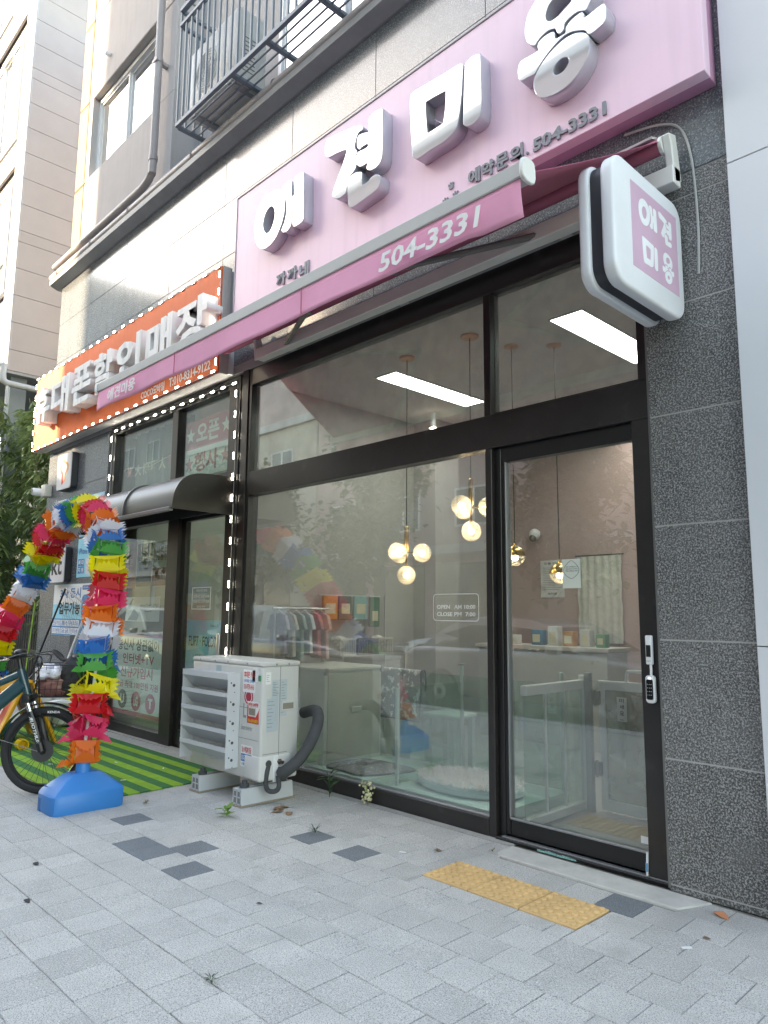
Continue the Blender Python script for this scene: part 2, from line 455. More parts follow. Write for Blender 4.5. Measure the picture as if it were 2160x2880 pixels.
# tactile tiles
tac_m = M('tactile_yellow', (.64, .405, .185), rough=.75, var=.12, vs=6, objvar=.04, bump=.3, bs=150, speck=((40, .64, .76, (.42, .25, .09)),))
def tactile():
    b = MB().box(-.147, .147, -.147, .147, -.04, .003, .003)
    for a in range(6):
        for c in range(6):
            x, y = -.1225+.049*a, -.1225+.049*c
            b.lathe([(.0175, .002), (.0165, .0075), (.012, .0105), (.001, .0115)], (x, y, 0), 10)
    return b.build('tactile_tile', tac_m, pv)
t0 = tactile()
for i in range(3):
    t = t0 if i == 0 else t0.copy()
    if i: COL.objects.link(t); t.parent = pv
    t.location = (.255+.3*i, -.622, 0)

# ================================================================ OUR BUILDING
bl = thing('apartment_building', 'dark granite and taupe stucco building with two ground floor shops', 'building', (0, 0, 0))
def P(name, mat, x0, x1, y0, y1, z0, z1, b=.004, parent=bl): return BX(name, mat, parent, x0, x1, y0, y1, z0, z1, b)
g = .0025
XE = [-7.89, -6.82, -5.69, -4.51, -3.36, -2.22, -1.10, .02, 1.075, 1.567]
ZE = [3.70, 4.33, 4.91, 5.50, 6.09]
for i in range(len(XE)-1):
    for j in range(len(ZE)-1):
        P('stone_panel', granite_up, XE[i]+g, XE[i+1]-g, -.03+rng.uniform(-.001, .001), 0, ZE[j]+g, ZE[j+1]-g, .0015)
P('stone_backing', joint_m, -7.885, 1.565, -.024, .10, 3.62, 6.085, 0)
ZP = [.03, .628, 1.215, 1.802, 2.389, 2.976, 3.563, 3.69]
for j in range(len(ZP)-1):
    P('stone_panel', granite_dk, 1.088, 1.565, -.034, -.029, ZP[j]+.004, ZP[j+1]-.004, .001)
    if j < 6:
        for a, c in ((-7.89, -6.62), (-6.62, -5.87)): P('stone_panel', granite, a+g, c-g, -.03, 0, ZP[j]+g, ZP[j+1]-g, .0015)
P('stone_plinth', granite_dk, 1.088, 1.565, -.032, .02, 0, .03-g, .001)
P('stone_backing', M('joint_pale', (.42, .42, .41), rough=.9), 1.09, 1.563, -.0315, .6, 0, 3.62, 0)
P('stone_backing', joint_m, -7.885, -5.88, -.024, .4, 0, 3.62, 0)
P('side_wall', stucco, -7.88, -7.70, .02, 9.0, 0, 6.09, 0)
# upper storeys
zt = 14.0
for a, c in ((6.2, 7.55), (7.57, 8.87), (8.89, 10.24), (10.26, 11.6), (11.62, zt)):
    P('wall_panel', stucco_y, -7.74, -7.405, -.004, .3, a, c, .01)
P('wall_panel', stucco, -7.385, -7.25, 0, .3, 6.2, 7.55); P('wall_panel', stucco, -7.385, -7.25, 0, .3, 7.57, 8.87)
P('wall_panel', stucco, -7.25, -4.70, 0, .3, 6.2, 7.59, .005)
P('wall_panel', stucco, -5.28, -4.70, 0, .3, 7.59, 8.86, .005)
P('wall_panel', stucco, -7.385, -4.70, 0, .3, 8.88, 10.24, .01); P('wall_panel', stucco, -7.385, -4.70, 0, .3, 10.26, zt, .01)
P('wall_core', stucco, -7.7, 1.56, .55, 9.0, 6.09, zt, 0)
P('wall_core', stucco, -7.72, -4.72, .28, .56, 6.09, 7.58, 0); P('wall_core', stucco, -7.72, -4.72, .28, .56, 8.88, zt, 0)
P('wall_core', stucco, -7.72, -7.27, .28, .56, 7.58, 8.88, 0); P('wall_core', stucco, -5.26, -4.72, .28, .56, 7.58, 8.88, 0)
P('recess_wall', stucco, -4.70, -3.05, .36, .56, 6.2, zt, 0)
P('recess_wall', stucco, -3.05, 1.56, .36, .56, 6.2, 6.42, 0); P('recess_wall', stucco, -3.05, 1.56, .36, .56, 8.85, zt, 0)
def window(x0, x1, z0, z1, y, ncol=2, parent=bl, gm=pane_up, fm=white_pvc, fw=.06, back=None):
    back = back or M('room_dark', (.12, .15, .15), rough=.8, var=.3, vs=1.2)
    w = MB()
    w.box(x0, x1, y, y+.09, z0, z0+fw).box(x0, x1, y, y+.09, z1-fw, z1).box(x0, x0+fw, y, y+.09, z0+fw, z1-fw).box(x1-fw, x1, y, y+.09, z0+fw, z1-fw)
    wo = w.build('window', fm, parent)
    s = (x1-x0-2*fw)/ncol
    for i in range(ncol):
        a = x0+fw+s*i; c = a+s; f = .035
        yy = y+.02+.03*(i % 2)
        q = MB().box(a, c, yy, yy+.03, z0+fw, z0+fw+f).box(a, c, yy, yy+.03, z1-fw-f, z1-fw).box(a, a+f, yy, yy+.03, z0+fw+f, z1-fw-f).box(c-f, c, yy, yy+.03, z0+fw+f, z1-fw-f)
        q.build('sash', fm, wo)
        MB().box(a+f, c-f, yy+.012, yy+.018, z0+fw+f, z1-fw-f).build('pane', gm, wo, angle=0)
    MB().box(x0+.02, x1-.02, y+.14, y+.15, z0+.02, z1-.02).build('pane_backing', back, wo, angle=0)  # backing sheet added behind the panes to carry their tone
    return wo
window(-7.25, -5.28, 7.59, 8.86, .09, 2)
tealw = M('backing_sky_teal', (.42, .68, .66), rough=.7, var=.25, vs=1.5)  # teal white of the mirrored sky painted onto the backing sheet
window(-3.05, -.9, 6.42, 8.85, .36, 2, back=tealw); window(-.9, 1.5, 6.42, 8.85, .36, 2, back=tealw)
# ledge and pipes
MB().prism([(.35, 6.09), (-.05, 6.09), (-.17, 6.135), (-.17, 6.205), (.35, 6.215)], 'yz', -8.02, 1.567).build('ledge', ledge_m, bl, angle=20)
MB().tube([(-8.1, -.10, 6.285), (-3, -.10, 6.275), (1.6, -.10, 6.265)], .062, 14).build('horizontal_pipe', pipe_m, bl)
b = MB().tube(catmull([(-4.9, -.12, zt), (-4.9, -.12, 9), (-4.9, -.12, 6.75), (-4.93, -.12, 6.56), (-5.08, -.115, 6.47), (-5.6, -.11, 6.455), (-8.05, -.10, 6.45)], 6, False), .047, 12)
for z in (6.72, 8.02, 9.3): b.lathe([(.055, -.03), (.055, .03)], (-4.9, -.12, z), 12)
b.build('downpipe', pipe_m, bl)
for x in (-7.8, -6.6, -5.45, -3.9, -2.4, -.8): MB().tube([(x, -.10+.068*math.cos(t*math.pi/6), 6.28+.068*math.sin(t*math.pi/6)) for t in range(12)], .006, 5, True).build('pipe_clamp', pipe_m, bl)
for z in (8.0,): MB().box(-4.93, -4.87, -.10, 0, z-.02, z+.02).box(-4.96, -4.84, -.175, -.165, z-.02, z+.02).build('pipe_bracket', pipe_m, bl)
MB().lathe([(.02, 0), (.028, .01), (.028, .07), (.012, .08)], (-6.72, -.08, 9.26), 10, 'y').build('vent_cap', white_p, bl)

# balcony cage: bars, rails, floor slats
cg = thing('balcony_cage', 'blue grey steel bar cage hanging under the upper window', 'balcony cage', (-3.78, -.4, 6.42))
CX0, CX1, CY0, CY1, CZ0, CZ1 = -3.78, 1.2, -.40, -.07, 6.42, 7.60
def rail(x0, x1, y0, y1, z0, z1): BX('rail', steel_paint, cg, x0, x1, y0, y1, z0, z1, .003)
rail(CX0, CX1, CY0-.02, CY0+.02, CZ0-.02, CZ0+.025); rail(CX0, CX1, CY0-.02, CY0+.02, CZ1-.02, CZ1+.02)
rail(CX0, CX1, CY0-.025, CY0+.025, CZ1+.16, CZ1+.21)
for z in (CZ0, CZ1, CZ1+.18): rail(CX0-.02, CX0+.02, CY0+.02, .3, z-.02, z+.02)
for x in (-2.72, -2.15, -1.45, -.75, 0., .7): rail(x-.025, x+.025, CY0+.02, .3, CZ0-.018, CZ0+.018)
for y in (-.32, -.24, -.16): rail(CX0+.02, CX1, y-.008, y+.008, CZ0-.008, CZ0+.008)
b0 = BX('bar', steel_paint, cg, CX0-.01, CX0+.01, CY0-.01, CY0+.01, CZ0+.025, CZ1-.02, 0)
xx = CX0+.115
while xx < CX1:
    c = b0.copy(); COL.objects.link(c); c.parent = cg; c.location = (xx-CX0, 0, 0); xx += .115
for i in range(1, 4):
    c = b0.copy(); COL.objects.link(c); c.parent = cg; c.location = (0, .1*i, 0)
for x in (CX0, -2.5, -1.2): rail(x-.012, x+.012, CY0-.012, CY0+.012, CZ1+.02, CZ1+.16)

# ---------------- air conditioner in the cage
def ac_small(loc, label, w=.80, h=.56, d=.28, rz=0):
    t = thing('outdoor_unit', label, 'air conditioner', (0, 0, 0))
    acm = M('ac_ivory', (.70, .69, .66), rough=.42, var=.04, streak=.10, speck=((3, .64, .85, (.55, .53, .49)),))
    MB().box(0, w, 0, d, .03, h, .012, 2).build('casing', acm, t)
    MB().lathe([(.22, -.012), (.235, 0), (.235, .01)], (w*.38, 0, h*.53), 28, 'y').build('fan_ring', acm, t)
    gb = MB()
    for r in range(1, 9): gb.tube([(w*.38+r*.025*math.cos(a*math.pi/14), -.014, h*.53+r*.025*math.sin(a*math.pi/14)) for a in range(28)], .003, 4, True)
    for k in range(8): a = k*math.pi/4; gb.cyl((w*.38, -.014, h*.53), (w*.38+.21*math.cos(a), -.014, h*.53+.21*math.sin(a)), .003, 4)
    gb.build('fan_grille', M('grille_grey', (.35, .36, .37), rough=.5), t)
    vb = MB()
    for k in range(9): vb.box(w-.002, w+.002, .06, .2, .12+k*.045, .13+k*.045)
    vb.build('side_vent', M('vent_dark', (.08, .08, .08)), t)
    for x in (.12, w-.12): MB().box(x-.03, x+.03, -.01, d+.01, 0, .03).build('foot', M('grille_grey', (.35, .36, .37)), t)
    t.location = loc; t.rotation_euler.z = rz
    return t
ac_small((-3.66, -.33, 6.44), 'ivory outdoor unit standing inside the upper balcony cage', w=.92, h=.78, d=.33)
# ================================================================ SHOP FRONTS
def FR(name, x0, x1, y0, y1, z0, z1, parent, m=frame_m, b=.003): return BX(name, m, parent, x0, x1, y0, y1, z0, z1, b)
# pet salon shop window
sw = bpy.data.objects.new('shop_window', None); COL.objects.link(sw); sw.parent = bl; ORG[sw.name] = Vector((0, 0, 0))
FR('frame_post', -2.93, -2.835, -.012, .10, 0, 3.70, sw); FR('frame_post', -2.833, -2.79, .0, .10, 0, 3.69, sw)
FR('mullion', -.056, 0, 0, .10, 2.624, 3.46, sw); FR('mullion', -.054, -.002, .002, .11, .0, 2.404, sw)
FR('mullion', -.002, .046, .035, .11, .0, 2.404, sw, frame_b)
FR('transom', -2.79, 1.066, -.002, .10, 2.404, 2.624, sw)
FR('head_frame', -2.79, 1.085, .0, .10, 3.46, 3.695, sw)
FR('jamb', 1.012, 1.066, .0, .11, 2.624, 3.46, sw); FR('jamb', .962, 1.066, .002, .11, 0, 2.404, sw)
FR('jamb_trim', 1.066, 1.088, -.012, .05, 0, 3.695, sw, M('grey_silicone', (.20, .205, .20), rough=.7), .001)
FR('bottom_rail', -2.79, -.056, .0, .10, 0, .108, sw)
FR('sill_bead', -2.79, -.056, .012, .06, .108, .121, sw, M('aluminium_bead', (.32, .33, .34), rough=.35, metal=.6), .002)
FR('glazing_bead', .0, 1.012, .03, .075, 2.624, 2.642, sw, frame_b); 
for x0, x1, z0, z1, gm in ((-2.79, -.056, .121, 2.404, pane), (-2.79, -.056, 2.624, 3.46, pane_dust_veil), (0, 1.012, 2.624, 3.46, pane_dust_veil)):
    MB().box(x0, x1, .045, .053, z0, z1).build('glass_pane', gm, sw, angle=0)
# salon door
dr = bpy.data.objects.new('shop_door', None); COL.objects.link(dr); dr.parent = bl; ORG[dr.name] = Vector((0, 0, 0))
FR('door_header', .046, .962, .04, .10, 2.305, 2.404, dr, frame_b); FR('door_stile', .046, .074, .042, .09, .03, 2.305, dr, frame_b)
FR('door_bead', .074, .083, .036, .085, .128, 2.305, dr, M('aluminium_bead', (.32, .33, .34), rough=.35, metal=.6), .001)
FR('door_stile', .950, .962, .042, .09, .03, 2.305, dr, frame_b)
FR('door_rail', .083, .950, .04, .09, .03, .122, dr, frame_b); FR('door_bead', .083, .950, .03, .05, .122, .134, dr, M('aluminium_bead', (.32, .33, .34)), .002)
MB().box(.083, .950, .054, .062, .128, 2.305).build('glass_pane', pane, dr, angle=0)
FR('door_track', .0, 1.066, -.012, .11, 0, .018, dr, frame_b); FR('door_track', .04, 1.06, .0, .03, .018, .026, dr, M('aluminium_bead', (.32, .33, .34)), .001)
# exit button and keypad on the jamb
eb = MB().box(1.004, 1.040, -.028, -.004, 1.085, 1.235, .006, 2).build('exit_button', white_p, dr)
MB().box(1.010, 1.034, -.031, -.029, 1.125, 1.185).build('button_print', frame_b, eb, angle=0)
TXT('EXIT', M('ink_grey', (.25, .25, .25)), eb, 1.010, 1.034, 1.100, 1.107, -.0285)
MB().tube([(1.024, -.012, 1.085), (1.026, -.014, 1.055), (1.024, -.012, 1.03)], .007, 6).build('lock_cable', white_p, dr)
lk = MB().prism(rrect(1.000, 1.048, .890, 1.030, .016), 'xz', -.034, -.004, .005, 2).build('door_lock', white_p, dr)
MB().prism(rrect(1.006, 1.042, .908, 1.010, .008), 'xz', -.037, -.033).build('keypad', M('gloss_black', (.008, .008, .01), rough=.08), lk, angle=0)
kb = MB()
for i in range(3):
    for j in range(4): kb.box(1.012+.010*i, 1.014+.010*i, -.0378, -.0368, .930+.018*j, .933+.018*j)
kb.build('key_marks', white_p, lk, angle=0)
MB().box(1.018, 1.030, -.0352, -.0335, 1.014, 1.020).build('status_light', emission('lock_blue', (.25, .45, 1), 1.5), lk, angle=0)
# door threshold strip
th = MB().prism([(.154, -.055), (1.215, -.055), (1.30, -.06), (1.215, -.245), (.20, -.245), (.165, -.215)][::-1], 'xy', -.02, .007, .004).build('threshold_slab', M('threshold_cement', (.52, .50, .465), rough=.85, var=.12, vs=7, bump=.8, bs=60, speck=((5, .62, .8, (.38, .37, .35)),)), bl)
pb = MB()
for i in range(14):
    x = .30+.018*i; pb.box(x, x+rng.uniform(.012, .022), -.0135, -.012, rng.uniform(.0, .003), .007+rng.uniform(.004, .010))
pb.build('peeling_paint', M('teal_paint', (.25, .52, .48), rough=.7), dr, angle=0)
# ---------------- phone shop front
pw = bpy.data.objects.new('shop_window', None); COL.objects.link(pw); pw.parent = bl; ORG[pw.name] = Vector((0, 0, 0))
FR('frame_post', -5.87, -5.73, -.01, .10, 0, 3.60, pw); FR('frame_post', -3.17, -2.98, -.004, .10, 0, 3.60, pw); FR('frame_joint', -2.98, -2.93, .006, .10, 0, 3.60, pw, frame_b)
FR('head_frame', -5.73, -3.17, 0, .10, 3.49, 3.60, pw); FR('mullion', -4.31, -4.19, 0, .10, 2.68, 3.49, pw)
FR('transom', -5.73, -3.17, -.003, .10, 2.30, 2.68, pw)
FR('frame_post', -4.28, -4.05, -.01, .10, 0, 2.30, pw); FR('bottom_rail', -5.73, -4.28, 0, .10, 0, .10, pw)
for x0, x1, z0, z1 in ((-5.73, -4.31, 2.68, 3.49), (-4.19, -3.17, 2.68, 3.49)): MB().box(x0, x1, .05, .058, z0, z1).build('glass_pane', pane_ph_up, pw, angle=0)
MB().box(-5.73, -4.28, .05, .058, .10, 2.30).build('glass_pane', pane_ph, pw, angle=0)
pdr = bpy.data.objects.new('shop_door', None); COL.objects.link(pdr); pdr.parent = bl; ORG[pdr.name] = Vector((0, 0, 0))
FR('door_stile', -4.05, -3.97, .03, .09, .02, 2.30, pdr, frame_b); FR('door_stile', -3.17+.0, -3.16, .03, .09, .02, 2.30, pdr, frame_b)
FR('door_rail', -3.97, -3.17, .03, .09, .02, .17, pdr, frame_b); FR('door_header', -3.97, -3.17, .03, .09, 2.265, 2.30, pdr, frame_b)
MB().box(-3.97, -3.17, .052, .060, .17, 2.265).build('glass_pane', pane_ph, pdr, angle=0)
hd = MB().box(-3.235, -3.185, -.01, .01, .88, 1.14, .008, 2).box(-3.22, -3.20, .01, .05, .90, .93).box(-3.22, -3.20, .01, .05, 1.09, 1.12).build('door_handle', M('steel_brushed', (.55, .56, .57), rough=.3, metal=.8), pdr)

# ================================================================ INTERIORS
wall_w = M('salon_wall', (.40, .382, .37), rough=.8, var=.04)
wall_p = M('salon_wall_pink', (.42, .29, .265), rough=.8, var=.04)
ceil_m = M('salon_ceiling', (.68, .64, .65), rough=.85, var=.03)
floor_m = M('salon_floor', (.27, .28, .28), rough=.35, var=.08)
def IN(name, m, *a): return BX(name, m, bl, *a)
IN('interior_wall', wall_w, -2.88, -2.78, .10, 4.1, 0, 3.55); IN('interior_wall', wall_p, -2.78, 1.5, 4.0, 4.1, 0, 3.55)
IN('interior_wall', wall_w, 1.40, 1.5, .60, 4.0, 0, 3.55); IN('interior_wall', wall_w, 1.09, 1.40, .60, .70, 0, 3.55)
IN('interior_pillar', wall_w, -2.78, -2.45, 2.2, 2.6, .1, 3.5)
IN('ceiling', ceil_m, -2.88, 1.5, .10, 4.1, 3.50, 3.60); IN('interior_floor', floor_m, -2.88, 1.5, .10, 4.1, 0, .045)
IN('display_platform', M('teal_platform', (.50, .74, .70), rough=.25, var=.05), -2.78, -.06, .10, .90, .045, .118)
IN('interior_wall', M('phone_shop_wall', (.42, .42, .38), rough=.8, var=.04), -5.98, -5.88, .10, 4.1, 0, 3.55)
IN('interior_wall', M('phone_shop_wall', (.42, .42, .38)), -5.88, -2.9, 3.2, 3.3, 0, 3.55)
IN('interior_wall', M('phone_shop_wall', (.42, .42, .38)), -2.95, -2.88, .10, 3.3, 0, 3.55)
IN('ceiling', ceil_m, -5.98, -2.9, .10, 3.3, 3.52, 3.60); IN('interior_floor', floor_m, -5.98, -2.9, .10, 3.3, 0, .05)
panel_e = emission('panel_light', (.70, .89, 1.0), 3.4)
def panel_light(x0, x1, y0, y1, z, label, grp=None):
    t = thing('ceiling_panel_light', label, 'ceiling light', (x0, y0, z), grp)
    MB().box(x0-.012, x0, y0-.012, y1+.012, z-.014, z).box(x1, x1+.012, y0-.012, y1+.012, z-.014, z).box(x0, x1, y0-.012, y0, z-.014, z).box(x0, x1, y1, y1+.012, z-.014, z).build('frame', white_p, t)
    MB().box(x0, x1, y0, y1, z-.012, z-.003).build('diffuser', panel_e, t, angle=0)
panel_light(-1.875, -1.625, .75, 2.03, 3.5, 'lit white ceiling panel over the big left salon window')
panel_light(.0, .262, .73, 2.03, 3.5, 'lit white ceiling panel seen above the salon door')
panel_light(-1.0, -.74, 2.55, 3.8, 3.5, 'lit white ceiling panel deep at the back of the salon')
panel_light(-4.6, -4.35, 1.0, 2.2, 3.52, 'lit white ceiling panel inside the phone shop')

# pendant lamps
brass = M('brass', (.60, .38, .13), rough=.22, metal=1.0, var=.05)
globe_m = glass('globe_glass', tint=(.98, .96, .92), dust=.62, dscale=4)
bulb_e = emission('warm_bulb', (1.0, .87, .68), 13.0)
cord_m = M('black_cord', (.012, .012, .012))
rose_m = M('copper_rose', (.62, .33, .20), rough=.3, metal=.6)
def globe(nm, c, r, t):
    s = MB().sphere(c, r, 22, 14).build(nm, globe_m, t)
    MB().sphere(c, r*.27, 10, 8, 1, 1, 1.1).build('bulb', bulb_e, s)
    w = MB()
    for k in range(9):
        a = math.pi*(k+1)/10; w.tube([(c[0]+r*1.004*math.sin(a)*math.cos(u*math.pi/10), c[1]+r*1.004*math.sin(a)*math.sin(u*math.pi/10), c[2]+r*1.004*math.cos(a)) for u in range(20)], .0011, 3, True)
    w.build('glass_ribs', M('rib_glass', (.75, .66, .55), rough=.3), s)
def cluster(x, y, zc, label, rot=0):
    t = thing('pendant_lamp', label, 'pendant lamp', (x, y, 3.5))
    MB().lathe([(.06, 3.48), (.07, 3.487), (.07, 3.5)], (x, y, 0), 20).build('ceiling_rose', rose_m, t)
    MB().cyl((x, y, 3.48), (x, y, zc+.22), .004, 6).build('cord', cord_m, t)
    MB().lathe([(.004, .225), (.019, .215), (.019, .02), (.006, .0), (.006, -.11)], (x, y, zc), 14).build('stem', brass, t)
    for k in range(3):
        a = rot+k*2*math.pi/3
        p = (x+.13*math.cos(a), y+.13*math.sin(a), zc)
        MB().cyl((x, y, zc), (x+.06*math.cos(a), y+.06*math.sin(a), zc), .007, 8).build('arm', brass, t)
        globe('globe', p, .076, t)
    MB().lathe([(.012, zc-.10), (.022, zc-.105), (.022, zc-.115)], (x, y, 0), 12).build('cap', brass, t)
    globe('globe', (x, y, zc-.183), .076, t)
cluster(-1.32, .577, 1.83, 'brass pendant with four glass globes in the middle of the big window', R_(-80))
cluster(-.632, .57, 2.14, 'brass pendant with four globes half hidden by the door mullion', R_(-85))
def single(x, y, z, label):
    t = thing('pendant_lamp', label, 'pendant lamp', (x, y, 3.5))
    MB().lathe([(.05, 3.485), (.06, 3.49), (.06, 3.5)], (x, y, 0), 16).build('ceiling_rose', rose_m, t)
    MB().cyl((x, y, 3.485), (x, y, z+.09), .004, 6).build('cord', cord_m, t)
    r = .08
    MB().lathe([(.008, r+.02), (.014, r)]+[(r*math.sin(a), r*math.cos(a)) for a in [i*math.pi/2/7 for i in range(1, 8)]], (x, y, z), 22).build('brass_cap', brass, t)
    s = MB().lathe([(r*math.sin(a), r*math.cos(a)) for a in [math.pi/2+i*math.pi/2/8 for i in range(9)]], (x, y, z), 22).build('glass_bowl', globe_m, t)
    MB().sphere((x, y, z-.01), .026, 10, 8).build('bulb', bulb_e, s)
single(-.27, 1.20, 1.655, 'brass and glass ball pendant half behind the speech bubble notice')
single(-.53, .98, 1.79, 'brass and glass ball pendant beside the left edge of the door')

# display cabinet
cab_m = M('cabinet_white', (.60, .66, .62), rough=.35, var=.04)
t = thing('display_cabinet', 'pale green white low cabinet behind the glass near the outdoor unit', 'cabinet', (-2.2, .2, .118))
MB().box(-2.52, -1.857, .18, .82, .118, .86, .004).build('carcass', cab_m, t)
MB().box(-2.54, -1.84, .165, .835, .86, .885, .003).build('top_board', M('cabinet_top', (.66, .68, .64), rough=.3), t)
MB().box(-1.857, -1.849, .21, .80, .15, .84, .003).build('door_panel', M('frosted_door', (.47, .50, .44), rough=.25, var=.06), t)
MB().box(-1.849, -1.838, .46, .58, .515, .56, .004).build('pull_handle', M('frosted_light', (.55, .58, .52)), t)
for y in (.17, .80): MB().box(-1.862, -1.83, y, y+.03, .83, .888, .002).build('corner_clip', M('grille_grey', (.35, .36, .37)), t)
mat_m = M('mat_fabric', (.36, .37, .385), rough=.95, var=.1, vs=8, speck=((24, .565, .60, (.95, .96, .96)),), bump=.4, bs=80)
edge_m = M('mat_edging', (.07, .085, .11), rough=.9)
def pet_mat(pts, z, label, name='pet_mat'):
    t = thing(name, label, 'pet mat', (pts[0][0], pts[0][1], z))
    q = catmull(pts, 5)
    MB().prism(q, 'xy', z, z+.012, .003).build('pad', M('mat_dark', (.13, .14, .15), rough=.95, var=.1, vs=8, speck=((42, .62, .66, (.55, .58, .58)),)), t)
    MB().tube([(a, b_, z+.008) for a, b_ in q], .008, 6, True).build('edging', edge_m, t)
pet_mat([(-1.80, .17), (-1.60, .155), (-1.36, .16), (-1.25, .40), (-1.22, .58), (-1.45, .62), (-1.76, .60), (-1.84, .40)], .12, 'grey patterned pet mat lying flat on the platform')
# glass fence of the display bays
fg = glass('fence_glass', tint=(.80, .93, .89), dust=.04)
t = thing('glass_fence', 'clear glass fence with slim posts round the window display bay', 'glass fence', (-1.0, .9, .118))
MB().box(-1.93, -1.015, .885, .893, .13, .85).build('glass_panel', fg, t, angle=0); MB().box(-.985, -.10, .885, .893, .13, .85).build('glass_panel', fg, t, angle=0)
MB().box(-1.004, -.996, .17, .87, .13, .80).build('glass_panel', fg, t, angle=0)
pm_ = M('fence_post', (.55, .68, .63), rough=.25, var=.04)
for x, y, h in ((-1.0, .89, .93), (-1.0, .16, .80), (-1.945, .89, .86), (-.085, .89, .93)): MB().box(x-.013, x+.013, y-.011, y+.011, .118, h, .002).build('post', pm_, t)
MB().box(-1.03, -.97, .87, .91, .93, .945, .004).build('post_cap', M('grille_grey', (.35, .36, .37)), t)
# towel over fence
t = thing('quilted_towel', 'grey quilted towel with white bone print hung over the fence', 'towel', (-1.65, .87, .84))
pr_ = []
nx, nz = 16, 26
b = MB(); V = {}
for i in range(nx+1):
    for j in range(nz+1):
        u, v = i/nx, j/nz
        L_ = v*.60
        if L_ < .40: y, z = .862-.01*math.sin(u*7+1)-.006*math.sin(v*9), .445+L_
        elif L_ < .46: a = (L_-.40)/.06*math.pi; y, z = .889-.027*math.cos(a), .845+.022*math.sin(a)
        else: y, z = .916, .845-(L_-.46)
        x = -1.945+.52*u+.012*math.sin(v*6)*(u-.5)+.03*(v if v < .6 else .6)*(u-.3)
        V[i, j] = b.bm.verts.new((x, y, z))
for i in range(nx):
    for j in range(nz): b.bm.faces.new((V[i, j], V[i+1, j], V[i+1, j+1], V[i, j+1]))
edge = [tuple(V[i, 0].co) for i in range(nx+1)]+[tuple(V[nx, j].co) for j in range(1, nz+1)]+[tuple(V[i, nz].co) for i in range(nx-1, -1, -1)]+[tuple(V[0, j].co) for j in range(nz-1, 0, -1)]
o = b.build('cloth', mat_m, t, angle=80)
sm = o.modifiers.new('thick', 'SOLIDIFY'); sm.thickness = .012
MB().tube(edge, .008, 6, True).build('edging', edge_m, t)
# stool
t = thing('plastic_stool', 'white plastic stool standing behind the glass fence', 'stool', (-1.35, 1.05, .045))
stm = M('stool_white', (.62, .66, .64), rough=.4)
MB().box(-1.56, -1.20, 1.02, 1.34, .46, .50, .02, 3).build('seat', stm, t)
for sx in (-1, 1):
    for sy_ in (-1, 1):
        x, y = -1.38+sx*.14, 1.18+sy_*.12
        MB().prism([(x-.025, y-.02), (x+.025, y-.02), (x+.025, y+.02), (x-.025, y+.02)], 'xy', .045, .47).build('leg', stm, t)
MB().box(-1.52, -1.24, 1.05, 1.07, .22, .25).build('stretcher', stm, t)
# round fluffy cushion
t = thing('round_cushion', 'round fluffy white pet cushion with pale teal rim', 'pet cushion', (-.60, .42, .118))
cx, cy_, rx_, ry_ = -.58, .46, .43, .27
MB().lathe([(.92, .118), (1.0, .135), (1.0, .165), (.93, .185), (.001, .188)], (cx, cy_, 0), 40, mat=Matrix.Diagonal((rx_, ry_, 1))).build('base', M('cushion_teal', (.42, .58, .58), rough=.9, bump=.4, bs=70), t)
fb = MB(); r2 = random.Random(5)
for k in range(2600):
    a, r = r2.uniform(0, 2*math.pi), math.sqrt(r2.random())*.97
    x, y = cx+rx_*r*math.cos(a), cy_+ry_*r*math.sin(a); z = .18; h = r2.uniform(.03, .055)*(1.15-.5*r*r)
    dx, dy = r2.uniform(-.03, .03)+.02*math.cos(a)*r, r2.uniform(-.03, .03)+.02*math.sin(a)*r
    w = .006; c_, s_ = math.cos(a*7)*w, math.sin(a*7)*w
    fb.quad((x-c_, y-s_, z), (x+c_, y+s_, z), (x+dx, y+dy, z+h))
o = fb.build('fleece', film('fleece_white', (.88, .84, .85)), t, angle=0, recalc=False); o['kind'] = 'stuff'
# white wooden gate
gm_ = M('gate_white', (.78, .82, .80), rough=.4, var=.03)
t = thing('pet_gate', 'white framed pet gate with push sign behind the salon door', 'gate', (.19, .84, .045))
gx0, gx1, gy = .22, 1.20, .86
MB().box(gx0, gx0+.045, gy, gy+.03, .06, .90, .003).box(gx1-.045, gx1, gy, gy+.03, .06, .90, .003).box(gx0+.045, gx1-.045, gy, gy+.03, .84, .90, .003).box(gx0+.045, gx1-.045, gy, gy+.03, .06, .13, .003).build('gate_frame', gm_, t)
MB().box(gx0+.045, gx1-.045, gy+.01, gy+.018, .13, .84).build('gate_panel', glass('gate_panel_acrylic', tint=(.72, .78, .72), dust=.35), t, angle=0)
hb = MB().tube(catmull([(.42, gy+.015, .90), (.425, gy+.015, .955), (.45, gy+.015, .97), (.56, gy+.015, .97), (.585, gy+.015, .955), (.59, gy+.015, .90)], 4, False), .012, 8).build('gate_handle', gm_, t)
MB().box(.145, .19, .80, .84, .045, .95, .003).build('gate_post', M('gate_post_grey', (.34, .37, .36), rough=.5), t)
MB().box(.10, .145, .81, .85, .045, .93, .003).build('gate_post', gm_, t)
for z in (.28, .74): MB().box(.185, .24, .835, .858, z, z+.09, .003).cyl((.212, .832, z-.01), (.212, .832, z+.10), .009, 8).build('hinge', M('hinge_steel', (.30, .32, .30), rough=.4, metal=.5), t)
sg = MB().box(.355, .425, gy-.004, gy-.001, .645, .80, .001).build('push_sign', white_p, t)
ink = M('ink_black', (.015, .015, .015), rough=.6)
for i, ch in enumerate('미세요'): TXT(ch, ink, sg, .374, .406, .765-.04*i, .793-.04*i, gy-.0045, bold=.02)
TXT('PUSH', ink, sg, .375, .405, .652, .660, gy-.0045, bold=.02)
MB().box(.10, .145, .13, .81, .84, .90, .003).box(.10, .145, .13, .81, .06, .11, .003).build('side_rail', gm_, t)
